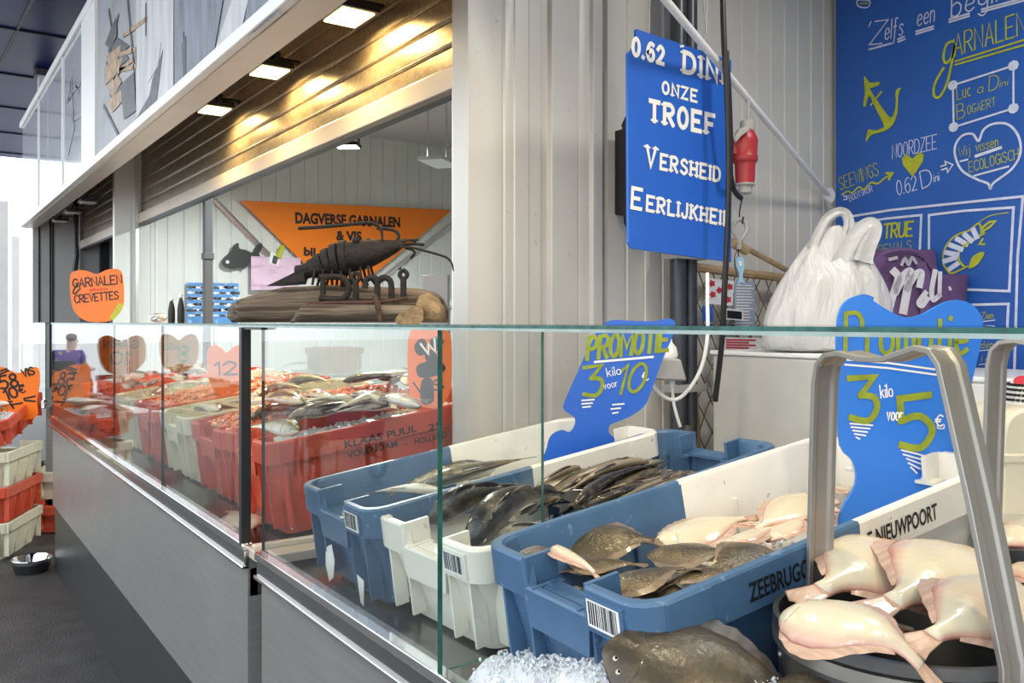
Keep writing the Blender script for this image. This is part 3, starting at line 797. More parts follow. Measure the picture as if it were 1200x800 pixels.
mb = MB(); glass_box(mb, (-1.208, .7085, .93), (-1.2, .916, GT-.009), 0); mb.build('return_pane', [m_glass, m_gedge], cB, smooth=False)
mb = MB(); mb.bb((-2.2, .692, GT-.015), (-2.03, .73, GT-.0095)); mb.build('black_shelf_clip', m_black, cB)
for c_, xs in ((cA, (-5.7, -3.9)), (cB, (.9,))):
    for x in xs: MB().tube([(x, 1.11, ZD(1.11)-.01), (x, 1.11, GT-.009)], .008, 8).build('shelf_support', m_chrome, c_)
mb = MB(); mb.bb((-2.165, .705, .90), (-2.06, 1.66, .925)); mb.bb((-2.14, .705, .925), (-2.12, 1.66, .94)); mb.build('end_rail', m_alubar, cB, bevel=.003)
counter('far glass display counter beyond the crate stacks', -8.6, -6.98, [(-8.6, -6.98)], y0=.80, s0=-8.62, s1=-6.97)

# ================================================================== FISH CRATES
def rr(W, L, ins, r=.045):
    """rounded rectangle with extra points for the grip notches and the colour change"""
    out = []
    sx = (W-2*ins)/W; sy = (L-2*ins)/L
    def add(x, y): out.append((W/2+(x-W/2)*sx, L/2+(y-L/2)*sy))
    fx = (.16, .30, .315, .5, .685, .70, .84); fy = (.12, .3, .498, .502, .7, .88)
    def arc(cx, cy, a0):
        for k in range(5):
            a = math.radians(a0+k*22.5); add(cx+r*math.cos(a), cy+r*math.sin(a))
    arc(r, r, 180)
    for f in fx: add(W*f, 0)
    arc(W-r, r, 270)
    for f in fy: add(W, L*f)
    arc(W-r, L-r, 0)
    for f in fx[::-1]: add(W*f, L)
    arc(r, L-r, 90)
    for f in fy[::-1]: add(0, L*f)
    return out
def crate_mesh(W, L, H, split, skirt=.062):
    mb = MB()
    lv = [(.045, -H), (.028, -H*.55), (.016, -skirt-.004), (.016, -skirt), (0, -skirt), (0, -.004), (.003, 0), (.014, 0), (.018, -.006), (.030, -H*.6), (.047, -H+.008)]
    Ls = []
    for i, (ins, z) in enumerate(lv):
        l = []
        for x, y in rr(W, L, ins):
            fxx = (x-W/2)/(W-2*ins)+.5
            nz = z
            if .31 < fxx < .69 and (y < L*.1 or y > L*.9) and 2 <= i <= 8: nz = z-.042
            l.append(V((x, y, nz)))
        Ls.append(l)
    mif = (lambda c: 0 if c.y < L*split else 1)
    mb.loops(Ls, True, True, True, mif=mif)
    def bx(a, b):
        mi = 0 if a[1] < L*.5 else 1
        mb.bb(a, b, mi)
    for ye, sg in ((0, 1), (L, -1)):
        for x in (W*.31, W*.69):                                  # fins beside the grip, reaching inwards
            bx((x-.004, ye+sg*.004, -.05), (x+.004, ye+sg*.062, .001))
            bx((x-.02, ye+sg*.03, -.052), (x+.02, ye+sg*.062, -.046))
        bx((W*.33, ye+sg*.018, -.05), (W*.67, ye+sg*.05, -.043))     # ledge behind the grip
        for x in (W*.36, W*.64): bx((x-.003, ye+sg*.001, -.043), (x+.003, ye+sg*.05, -.040))
        for f in (.12, .30, .70, .88):                            # vertical ribs of the end wall
            bx((W*f-.003, ye+sg*.006, -H*.9), (W*f+.003, ye+sg*.036, -skirt))
        bx((W*.70, ye-sg*.003, -.055), (W*.90, ye+sg*.004, -.01))   # label holder frame
    for xe, sg in ((0, 1), (W, -1)):
        for f in (.09, .91):
            y = L*f
            mb.bb((xe-sg*.002, y-.04, -skirt*.98), (xe+sg*.01, y+.04, -.004), 0 if f < .5 else 1)
        for f in (.06, .35, .65, .94):
            y = L*f
            mb.bb((xe+sg*.004, y-.003, -H*.9), (xe+sg*.034, y+.003, -skirt), 0 if f < .5 else 1)
    return mb
def cmat(x, y, z, yaw, tilt):
    l = V((-math.sin(yaw)*math.cos(tilt), math.cos(yaw)*math.cos(tilt), math.sin(tilt)))
    w_ = V((math.cos(yaw), math.sin(yaw), 0))
    m = Matrix((w_, l, w_.cross(l))).transposed().to_4x4(); m.translation = V((x, y, z))
    return m
def mfr(m):
    return Fr(m.translation, m.col[0].to_3d(), m.col[1].to_3d())
def crate(label, pose, W, L, H, mats, split=.5, group=None, barcode=True):
    m = cmat(*pose)
    # the thing's own place is its bottom corner, the rim frame is kept for laying fish
    t = thing('fish_crate', label, 'crate', M4=m @ Matrix.Translation((0, 0, -H)), group=group)
    mb = crate_mesh(W, L, H, split); mb.bm.transform(m)
    mb.build('body', mats, t, bevel=.0015, ang=30)
    if barcode:
        f = Fr(m @ V((W*.715, -.0035, -.052)), m.col[0].to_3d(), m.col[2].to_3d())
        mb = MB(); mb.prism([(0, 0), (W*.17, 0), (W*.17, .038), (0, .038)], f, .0008)
        x = .004; r = random.Random(5)
        while x < W*.17-.006:
            ww = r.choice((.0012, .002, .003)); mb.prism([(x, .004), (x+ww, .004), (x+ww, .036), (x, .036)], f, .0003, 1, .0009); x += ww+r.choice((.001, .002, .0025))
        mb.build('barcode_label', [m_paper, m_blk], t, smooth=False, label='white barcode label')
    return t, m
q1 = (-1.983, .766, 1.112, -.019, .131); q2 = (-1.615, .785, 1.101, .03, .134); q3 = (-1.172, .763, 1.141, -.05, .135)
k1, M1 = crate('blue fish crate with white far half, behind the other two on the front counter', q1, .396, .837, .222, [m_bblue, m_bwhite], .5)
k2, M2 = crate('white fish crate with blue far half, holding dark cod and slender fish', q2, .382, .872, .208, [m_bwhite, m_bblue], .5)
k3, M3 = crate('nearest blue fish crate with white far half, black port names on its side', q3, .402, .859, .252, [m_bblue, m_bwhite], .5)
for pts in ([(.115, -.14), (.15, -.125), (.165, -.16), (.155, -.20), (.13, -.215), (.112, -.18)], [(.29, -.16), (.325, -.165), (.32, -.22), (.305, -.215)]):
    f = Fr(M1 @ V((0, .018+.02, 0)), M1.col[0].to_3d(), M1.col[2].to_3d()+M1.col[1].to_3d()*.10)
    mb = MB(); mb.prism(pts, f, .0012, 0, .016); mb.build('torn_label', m_paper, k1, smooth=False, label='torn white label')
C1, C2, C3 = mfr(M1), mfr(M2), mfr(M3)
S3 = Fr(M3 @ V((.4023, 0, 0)), M3.col[1].to_3d(), M3.col[2].to_3d())
def onside(x): return x
def sidewrite(mb, txt, y0, y1, z, h, bold=.02, fr=S3):
    cu = bpy.data.curves.new('lettering', 'FONT'); cu.body = txt; cu.size = 1; cu.offset = bold; cu.resolution_u = 3
    ob = bpy.data.objects.new('lettering', cu); COL.objects.link(ob)
    me = bpy.data.meshes.new_from_object(ob.evaluated_get(bpy.context.evaluated_depsgraph_get()))
    xs = [v.co.x for v in me.vertices]; x0, x1 = min(xs), max(xs)
    vs = [mb.bm.verts.new(fr.at(y0+(v.co.x-x0)*(y1-y0)/(x1-x0), z+v.co.y*h/.7, .001)) for v in me.vertices]
    for p in me.polygons: mb.face([vs[i] for i in p.vertices])
    bpy.data.objects.remove(ob); bpy.data.meshes.remove(me); bpy.data.curves.remove(cu)
ua = S3.px(876, 679); ub = S3.px(1097, 590)
mb = MB(); sidewrite(mb, 'ZEEBRUGGE-OOSTENDE-NIEUWPOORT', ua[0], ub[0], -.047, .026)
mb.build('lettering', m_blk, k3, smooth=False, label='black printed port names')

# red crate with the black maker's lettering
qr = (-2.66, .785, 1.168, 0, .131)
kr, MR = crate('big red fish crate with black lettering heaped with fish, left of the steel column', qr, .40, .80, .272, [m_bred, m_bred], .5, barcode=False)
CR = mfr(MR)
SR = Fr(MR @ V((.4003, 0, 0)), MR.col[1].to_3d(), MR.col[2].to_3d())
mb = MB()
for txt, a, b, h in (('KLAAS PUUL', (404, 525), (489, 508), 9), ('25', (502, 505), (518, 501), 9), ('VOLENDAM', (407, 537), (466, 525), 8), ('-', (474, 523), (478, 522), 8), ('HOLLAND', (486, 521), (524, 513), 8)):
    ua, ub = SR.px(*a), SR.px(*b); sidewrite(mb, txt, ua[0], ub[0], ua[1]+.0, h*.0023, fr=SR)
mb.build('lettering', m_blk, kr, smooth=False, label='black printed maker name')

# ================================================================== FISH
class Proto:
    def __init__(s, mk_, L): s.mk = mk_; s.L = L; s.o = None
    def new(s):
        if s.o is None: s.o = s.mk(); return s.o
        return copy_tree(s.o)
def interp(tab, t):
    for (a, x), (b, y) in zip(tab, tab[1:]):
        if t <= b:
            k = (t-a)/(b-a); k = k*k*(3-2*k)*.5+k*.5
            return x+(y-x)*k
    return tab[-1][1]
COD = [(0, .018), (.04, .062), (.1, .098), (.2, .125), (.32, .128), (.5, .10), (.65, .072), (.8, .045), (.92, .026), (1, .024)]
SLIM = [(0, .010), (.04, .026), (.12, .042), (.25, .046), (.5, .040), (.75, .026), (.92, .014), (1, .012)]
def round_fish(name, L, prof, thick, mat, fin, bend=0, arch=0, dors=3, s_bend=0):
    def make():
        t = thing(name, None, None)
        bx = L*.88
        def mp(p):
            q = (L/2-p.x)/L
            p = p.copy(); p.y += bend*L*math.sin(PI*q)+s_bend*L*math.sin(2*PI*q); p.z += arch*L*(math.sin(PI*q))
            return p
        def fin_(mb): 
            for v in mb.bm.verts: v.co = mp(v.co)
            return mb
        zc = thick*.125*L
        mb = MB(); Ls, sk = [], []
        for i in range(25):
            q = i/24; q = q**1.15
            h = interp(prof, q)*L; th = h*thick*(1 if q < .8 else 1-(q-.8)*2.2)
            x = L/2-q*bx
            Ls.append([V((x, h*math.sin(2*PI*j/16), zc+th*math.cos(2*PI*j/16))) for j in range(16)])
            sk.append([V((q, (math.sin(2*PI*j/16)+1)/2, 0)) for j in range(16)])
        mb.loops(Ls, skins=sk); fin_(mb).build('body', mat, t, world=False, ang=180)
        f0 = Fr((0, 0, zc-.0012), (1, 0, 0), (0, 1, 0))
        mb = MB(); xe = L/2-bx; hp = prof[-1][1]*L
        mb.prism([(xe+.02*L, hp*.8), (xe-.05*L, hp*2.2), (-L/2-.01*L, hp*3.0), (-L/2+.035*L, 0), (-L/2-.01*L, -hp*3.0), (xe-.05*L, -hp*2.2), (xe+.02*L, -hp*.8)], f0, .0024)
        fin_(mb).build('tail_fin', fin, t, world=False, smooth=False)
        def edge(a, b, hh, sg, n=6):
            top, bot = [], []
            for k in range(n+1):
                q = a+(b-a)*k/n; y = interp(prof, q)*L*sg; x = L/2-q*bx
                bot.append((x, y*.9)); top.append((x-.02*L, y+sg*hh*L*math.sin(PI*min(1, (k+.7)/(n+1)))**.7))
            return bot+top[::-1]
        if dors:
            spans = ((.26, .42), (.45, .66), (.7, .9)) if dors == 3 else ((.3, .45), (.5, .9))
            for a, b in spans:
                mb = MB(); mb.prism(edge(a, b, .045 if dors == 3 else .02, 1), f0, .0024); fin_(mb).build('dorsal_fin', fin, t, world=False, smooth=False)
            mb = MB(); mb.prism(edge(.48, .72, .035 if dors == 3 else .018, -1), f0, .0024); fin_(mb).build('anal_fin', fin, t, world=False, smooth=False)
        q = .26; th = interp(prof, q)*L*thick
        mb = MB(); fp = Fr((L/2-q*bx, -.02*L, zc+th*.93), (1, 0, .12), (0, 1, 0))
        mb.prism([(0, .012*L), (-.05*L, .03*L), (-.10*L, .012*L), (-.11*L, -.012*L), (-.05*L, -.02*L), (0, -.01*L)], fp, .0016); fin_(mb).build('pectoral_fin', fin, t, world=False, smooth=False)
        q = .105; h = interp(prof, q)*L; th = h*thick
        for sg in (1, -1):
            mb = MB(); e = .0165*L if prof is COD else .009*L
            mb.sphere((L/2-q*bx, h*.30, zc+sg*th*.86), (e, e, e*.55), 10, 0); ey = fin_(mb).build('eye', m_eyew, t, world=False)
            mb = MB(); mb.sphere((L/2-q*bx, h*.30, zc+sg*(th*.86+e*.22)), (e*.62, e*.62, e*.45), 10); fin_(mb).build('pupil', m_eyeb, ey, world=False)
        mb = MB()
        for sg in (1, -1):
            pts = []
            for k in range(5):
                q = .012+.085*k/4; h = interp(prof, q)*L
                pts.append((L/2-q*bx, -h*(.18+.35*k/4), zc+sg*h*thick*math.sqrt(1-(.18+.35*k/4)**2)*.99))
            mb.tube(pts, .0030*L, 5)
        fin_(mb).build('mouth', f_find, t, world=False)
        mb = MB(); pts = []
        for k in range(9):
            a = -1.15+2.0*k/8; q = .215+.035*math.cos(a*1.2); h = interp(prof, q)*L
            pts.append((L/2-q*bx, h*math.sin(a), zc+h*thick*math.cos(a)*1.0))
        mb.tube(pts, .0035*L, 5); fin_(mb).build('gill_cover', fin, t, world=False)
        return t
    return Proto(make, L)
FLW = [(0, .02), (.05, .10), (.14, .185), (.28, .245), (.42, .262), (.56, .235), (.7, .165), (.8, .10), (.87, .058), (.93, .042), (1, .042)]
def flat_fish(name, L, mat, fin, dark=True, wide=1.0, thick=.05, arch=0, droop=0, twist=0, eyes=True):
    def make():
        t = thing(name, None, None)
        bx = L*.84
        def mp(p):
            q = (L/2-p.x)/L; p = p.copy()
            p.z += arch*L*math.sin(PI*q) - droop*L*max(0, q-.55)**2*5 + twist*p.y*(q-.5)*2
            p.z -= .35*p.y*p.y/L
            p.y += .02*L*math.sin(PI*q*2)
            return p
        def fin_(mb):
            for v in mb.bm.verts: v.co = mp(v.co)
            return mb
        mb = MB(); Ls, sk = [], []
        S = [-1, -.93, -.8, -.6, -.3, 0, .3, .6, .8, .93, 1]
        for i in range(27):
            q = i/26; q = q**1.1
            w_ = interp(FLW, q)*L*wide*.86; x = L/2-q*bx
            T = thick*L*(min(1, (q/.16))**.6)*(1-.62*max(0, q-.35)/.65)
            top = []; tk = []
            for s in S:
                z = T*(1-abs(s)**2.4)**.75 + .012*L*math.exp(-((s)/.16)**2)*(1 if .15 < q else q/.15)*.35
                top.append(V((x, s*w_, z+.004))); tk.append(V((q, 1-abs(s), 0)))
            bot = [V((x, s*w_, 0)) for s in S[::-1][2:-2:2]]
            Ls.append(top+bot); sk.append(tk+[V((q, .1, 0))]*len(bot))
        mb.loops(Ls, skins=sk); fin_(mb).build('body', mat, t, world=False, ang=180)
        mb = MB(); n = 26
        for sg in (1, -1):
            a, b, c = [], [], []
            for k in range(n+1):
                q = .10+.76*k/n; w0 = interp(FLW, q)*L*wide; x = L/2-q*bx
                wob = .004*L*math.sin(k*2.1)
                a.append(V((x, sg*w0*.80, .007+.0))); b.append(V((x-.012*L, sg*(w0*.98+.028*L*math.sin(PI*k/n)+wob), .003+wob*.6))); c.append(V((x-.004*L, sg*(w0*.93+.012*L*math.sin(PI*k/n)), .001)))
            mb.loops([a, b, c], closed=False, cap0=False, cap1=False)
        fin_(mb).build('fin_fringe', fin, t, world=False)
        mb = MB(); xe = L/2-bx; hw = .040*L*min(1.1, wide)
        SS = [-1, -.7, -.35, 0, .35, .7, 1]
        a = [V((xe+.02*L, hw*s_*.9, .006)) for s_ in SS]
        b = [V((-L/2+.075*L, hw*1.45*s_, .005+.002*(k % 2))) for k, s_ in enumerate(SS)]
        c = [V((-L/2+.035*L*abs(s_)**2.5, hw*1.85*s_, .003+.004*(k % 2))) for k, s_ in enumerate(SS)]
        for l in (a, b, c): l += [p-V((0, 0, .003)) for p in l[::-1]]
        mb.loops([a, b, c]); fin_(mb).build('tail_fin', fin, t, world=False)
        if dark and eyes:
            for dx, dy in ((.06, .035), (.085, .085)):
                x = L/2-dx*L; mb = MB(); z = thick*L*.62
                mb.sphere((x, dy*L, z), .014*L, 10, 0); ey = fin_(mb).build('eye', m_eyew, t, world=False)
                mb = MB(); mb.sphere((x, dy*L, z+.006*L), .0095*L, 8); fin_(mb).build('pupil', m_eyeb, ey, world=False)
        mb = MB(); pts = []
        for k in range(8):
            a = -1+2*k/7; q = .19-.045*a*a; w_ = interp(FLW, q)*L*wide*.86; s = a*.72
            T = thick*L*(min(1, (q/.16))**.6)
            pts.append((L/2-q*bx, s*w_, T*(1-abs(s)**2.4)**.75+.004))
        mb.tube(pts, .0035*L, 5); fin_(mb).build('gill_cover', fin, t, world=False)
        return t
    return Proto(make, L)
def lay(pr, fr, head, tail, n, label, group=None, roll=0, cat='fish', pitch=0, up=None, kmax=9):
    h = fr.at(*fr.px(*head, n), n); e = fr.at(*fr.px(*tail, n), n)
    return lay3(pr, h, e, label, group, roll, cat, pitch, up or fr.N, kmax)
def lay3(pr, h, e, label, group=None, roll=0, cat='fish', pitch=0, up=UP, kmax=9):
    o = pr.new()
    d = h-e; k = min(kmax, d.length/pr.L); x = d.normalized()
    y = up.cross(x).normalized(); z = x.cross(y)
    m = Matrix((x, y, z)).transposed()
    m = m @ Matrix.Rotation(pitch, 3, 'Y') @ Matrix.Rotation(roll, 3, 'X')
    m4 = (m*k).to_4x4(); m4.translation = (h+e)/2
    o.matrix_basis = m4; WM[o] = m4
    for key in ('label', 'category', 'group'):
        if key in o: del o[key]
    props(o, label, cat, group)
    return o
cod = round_fish('cod', .5, COD, .68, f_cod, f_find, bend=.05, arch=.05)
codA = round_fish('cod', .5, COD, .85, f_cod, f_find, bend=.03, arch=.14)
codB = round_fish('cod', .5, COD, .8, f_cod, f_find, bend=.04, arch=-.08)
cod2 = round_fish('cod', .5, COD, .68, f_cod, f_find, bend=.10, arch=.02)
sil = round_fish('silver_fish', .36, COD, .55, f_silver, f_fin, bend=.04, arch=.02)
sil2 = round_fish('silver_fish', .36, COD, .5, f_silver, f_fin, bend=-.06, arch=.04)
slim = round_fish('slender_fish', .30, SLIM, .8, f_brown, f_find, bend=.05, dors=2)
slim2 = round_fish('slender_fish', .30, SLIM, .8, f_brown, f_find, bend=-.06, arch=.05, dors=2)
slim3 = round_fish('slender_fish', .30, SLIM, .8, f_brown, f_find, s_bend=.05, dors=2)
fla = flat_fish('brown_flatfish', .30, f_flat, f_fin, arch=.03, wide=1.2)
fla2 = flat_fish('brown_flatfish', .30, f_flat, f_fin, arch=.06, twist=.15, wide=1.2)
pal = flat_fish('pale_flatfish', .30, f_pale, f_finp, dark=False, arch=.04)
pal2 = flat_fish('pale_flatfish', .30, f_pale, f_finp, dark=False, arch=.05, droop=.28, wide=.9)
pal3 = flat_fish('pale_flatfish', .30, f_pale, f_finp, dark=False, arch=.03, twist=-.12, wide=.95, thick=.07)
pal4 = flat_fish('pale_flatfish', .30, f_pale, f_finp, dark=False, arch=.03, wide=.5, thick=.075)
tur = flat_fish('turbot', .40, f_turbot, f_find, arch=.04, wide=1.2, thick=.05)

# crushed ice under the fish
def icebed(label, outline, z0, hf, n=900, size=.009, extra=None, group=None):
    """heap of little ice pieces: a lumpy base with loose grains on it"""
    mb = MB(); xs = [p[0] for p in outline]; ys = [p[1] for p in outline]
    X0, X1, Y0, Y1 = min(xs), max(xs), min(ys), max(ys)
    nx, ny = max(6, int((X1-X0)/.018)), max(6, int((Y1-Y0)/.018))
    top = [[V((X0+(X1-X0)*i/nx, Y0+(Y1-Y0)*j/ny, 0)) for i in range(nx+1)] for j in range(ny+1)]
    for r in top:
        for p in r: p.z = hf(p.x, p.y)+.010*noise.noise(p*38)+.006*noise.noise(p*90)
    rows = [[mb.bm.verts.new(p) for p in r] for r in top]
    for a, b in zip(rows, rows[1:]):
        for i in range(nx): mb.face((a[i], a[i+1], b[i+1], b[i]))
    edge = rows[0]+[r[-1] for r in rows[1:]]+rows[-1][-2::-1]+[r[0] for r in rows[-2:0:-1]]
    lo = [mb.bm.verts.new(V((v.co.x, v.co.y, z0(v.co.x, v.co.y)))) for v in edge]
    for i in range(len(edge)): mb.face((edge[i], edge[i-1], lo[i-1], lo[i]))
    for k in range(n):
        x, y = rnd.uniform(X0, X1), rnd.uniform(Y0, Y1)
        s = rnd.uniform(.5, 1.3)*size
        R = Matrix.Rotation(rnd.random()*6, 3, V((rnd.random()-.5, rnd.random()-.5, rnd.random()-.5)).normalized())
        mb.box((x, y, hf(x, y)+rnd.uniform(-.004, .008)), (s, s*rnd.uniform(.5, 1), s*rnd.uniform(.4, .9)), R)
    return props(mb.build('crushed_ice', m_ice, ang=50), label, 'ice', group, 'stuff')
def hump(x, y):
    h = ZD(y)+.012+.012*noise.noise(V((x*9, y*9, 0)))
    if x < -.93: return max(h, .955+.055*max(0, (x+1.15)/.22)-1.1*max(0, abs(y-.80)-.05))
    return max(h, 1.06 - .17*max(0, -.70-x) - .30*max(0, x+.35) - 1.1*max(0, abs(y-.80)-.07))
icebed('heap of crushed ice in front of the nearest blue crate, under the turbot', [(-1.15, .715), (.2, .93)], lambda x, y: ZD(y)-.006, hump, 9000, .0045)

def crate_fill(m, W, L, H, d, label):
    mb = MB(); nx, ny = 12, 22; rows = []
    for j in range(ny+1):
        r = []
        for i in range(nx+1):
            x = .045+(W-.09)*i/nx; y = .045+(L-.09)*j/ny
            p = V((x, y, -d)); p.z += .012*noise.noise(V((x*20, y*20, d)))
            r.append(mb.bm.verts.new(m @ p))
        rows.append(r)
    for a, b in zip(rows, rows[1:]):
        for i in range(nx): mb.face((a[i], a[i+1], b[i+1], b[i]))
    ed = rows[0]+[r[-1] for r in rows[1:]]+rows[-1][-2::-1]+[r[0] for r in rows[-2:0:-1]]
    lo = []
    for v in ed:
        q = m.inverted() @ v.co; q.z = -H+.012; q.x = W/2+(q.x-W/2)*.97; q.y = L/2+(q.y-L/2)*.97
        lo.append(mb.bm.verts.new(m @ q))
    for i in range(len(ed)): mb.face((ed[i], ed[i-1], lo[i-1], lo[i]))
    for k in range(500):
        x, y = rnd.uniform(.05, W-.05), rnd.uniform(.05, L-.05); s = rnd.uniform(.006, .012)
        mb.box(m @ V((x, y, -d+rnd.uniform(0, .008))), (s, s*.8, s*.6), Matrix.Rotation(rnd.random()*6, 3, V((1, rnd.random(), rnd.random())).normalized()))
    props(mb.build('crushed_ice', m_ice, ang=50), label, 'ice', None, 'stuff')
crate_fill(M1, .396, .837, .222, .11, 'crushed ice inside the farthest blue crate')
crate_fill(M2, .382, .872, .208, .12, 'crushed ice inside the white and blue crate')
crate_fill(M3, .402, .859, .252, .15, 'crushed ice inside the nearest blue crate')
crate_fill(MR, .40, .80, .272, .05, 'crushed ice inside the lettered red crate')

# crate behind: two fish showing at the near end
lay(sil, C1, (500, 577), (625, 545), -.045, 'gold-eyed silver fish with its head above the rim of the farthest blue crate', roll=.2)
lay(sil2, C1, (520, 580), (430, 584), -.055, 'silver fish with its forked tail pointing to the near end of the farthest blue crate', roll=-.3)
lay(cod, C1, (580, 560), (455, 592), -.085, 'dark fish lying lowest in the farthest blue crate')
# white crate: cod at the near end
lay(codA, C2, (503, 622), (650, 596), -.035, 'big dark cod arching over the others, its nose down, in the white crate', roll=.9)
lay(codB, C2, (528, 630), (690, 604), -.045, 'dark cod with a pale belly stripe, middle of the three in the white crate', roll=-2.3)
lay(codA, C2, (560, 655), (690, 596), -.055, 'dark cod nearest the right rim of the white crate', roll=.8)
lay(sil, C2, (672, 574), (598, 612), -.065, 'silver spotted fish between the cod and the slender fish heap', roll=.3)
lay(sil2, C2, (480, 612), (560, 596), -.09, 'silver fish half hidden behind the biggest cod')
# slender fish heap
for k in range(52):
    q = rnd.random(); j = rnd.random()
    hx = 688+130*q; hy = 566-26*math.sin(PI*min(1, q*1.1))*(.3+.7*j)+j*8-4*q
    L_ = rnd.uniform(80, 125)
    an = math.radians(rnd.gauss(24, 7))
    p0 = (hx, hy); p1 = (hx-L_*math.cos(an), hy+L_*math.sin(an)*.9)
    if rnd.random() < .3: p0, p1 = p1, p0
    lay((slim, slim2, slim3)[k % 3], C2, p0, p1, -.115+.045*rnd.random()+.02*q, 'slender brown fish in the heap at the blue end of the white crate', 'slender brown fish heap', roll=rnd.uniform(-.9, .9), kmax=1.2)
# nearest crate: dark flatfish in front, pale ones behind
for pr, a, b, n, rl, d in (
    (fla, (650, 648), (588, 655), -.018, .2, 'small gold-flecked flatfish in the left corner of the nearest crate'),
    (fla2, (655, 641), (790, 640), -.06, -.3, 'long brown flatfish at the back of the dark ones, white edge showing'),
    (fla, (668, 664), (760, 664), -.065, .1, 'brown flatfish with a reddish edge in the middle of the dark ones'),
    (fla2, (702, 696), (822, 668), -.04, .15, 'olive brown flatfish nearest the front rim of the blue crate'),
    (fla, (758, 652), (872, 650), -.045, -.1, 'dark grey brown flatfish lying against the pale ones'),
    (fla2, (905, 646), (815, 676), -.05, .3, 'brown flatfish with its tail on the right rim of the nearest crate')):
    lay(pr, C3, a, b, n, d, roll=rl)
for pr, a, b, n, rl, d in (
    (pal4, (646, 646), (704, 682), -.012, .3, 'narrow pale pink fish lying across the grip of the nearest crate'),
    (pal, (768, 640), (895, 608), -.06, -.15, 'big pale flatfish, leftmost of the white-bellied ones in the nearest crate'),
    (pal3, (965, 588), (868, 632), -.055, .1, 'big pale flatfish behind the steel handle'),
    (pal3, (842, 646), (925, 618), -.05, .2, 'pale flatfish with pink fins in front of the big pale pair'),
    (pal, (900, 636), (955, 606), -.05, .2, 'pale flatfish by the right rim next to the steel handle'),
    (pal2, (985, 600), (900, 596), -.085, 0, 'pale flatfish lowest at the far end of the nearest crate')):
    lay(pr, C3, a, b, n, d, roll=rl)
for k, (pr, a, b, n) in enumerate(((fla, (690, 650), (610, 656), -.085), (fla2, (720, 672), (650, 672), -.09), (fla, (770, 690), (700, 672), -.085), (fla2, (835, 668), (755, 672), -.085), (fla, (745, 706), (670, 690), -.08), (fla2, (850, 670), (765, 694), -.055), (fla, (800, 692), (722, 698), -.06), (fla2, (870, 660), (800, 650), -.09), (fla, (700, 640), (790, 632), -.10))):
    lay(pr, C3, a, b, n, 'brown flatfish lying underneath the others at the blue end of the nearest crate', 'bottom layer of brown flatfish', roll=(-1)**k*.15)
for k, (pr, a, b, n) in enumerate(((pal, (840, 640), (760, 630), -.09), (pal3, (900, 616), (820, 612), -.095), (pal, (880, 650), (830, 630), -.085), (pal3, (950, 612), (870, 606), -.09), (pal, (985, 590), (915, 588), -.10), (pal3, (1010, 580), (960, 570), -.10))):
    lay(pr, C3, a, b, n, 'pale flatfish lying underneath the others at the white end of the nearest crate', 'bottom layer of pale flatfish', roll=(-1)**k*.15)
# turbots on the ice
FT = Fr((0, 0, 1.06), (1, 0, 0), (0, 1, 0))
TU = UP*.72-FW*.55+RT*.1
lay3(tur, P(706, 762, 1.075), P(1010, 872, 1.0), 'large dark brown turbot on the ice in front of the nearest crate', cat='fish', up=TU)
lay3(tur, P(912, 800, 1.02), P(1150, 905, .86), 'second dark turbot, its head under the near edge of the scale pan', cat='fish', up=TU)
# red crate fish
for k in range(38):
    q = k/37; r1 = rnd.random()
    cx = 322+190*((k*.618) % 1); base = 521-(cx-310)*.2
    cy = base-10-38*((k*.37) % 1)
    an = rnd.gauss(.15, .35); L_ = rnd.uniform(50, 85)
    p0 = (cx-L_/2*math.cos(an), cy+L_/2*math.sin(an)*.5); p1 = (cx+L_/2*math.cos(an), cy-L_/2*math.sin(an)*.5)
    if rnd.random() < .5: p0, p1 = p1, p0
    lay((sil, sil2)[k % 2], CR, p0, p1, -.02+.05*rnd.random(), 'silvery brown fish heaped in the lettered red crate', 'fish heap in the lettered red crate', roll=rnd.uniform(-.5, .5), kmax=.72)
lay3(pal3, V((-2.36, .772, .92)), V((-2.62, .80, .92)), 'pale flatfish on the steel deck before the lettered red crate')

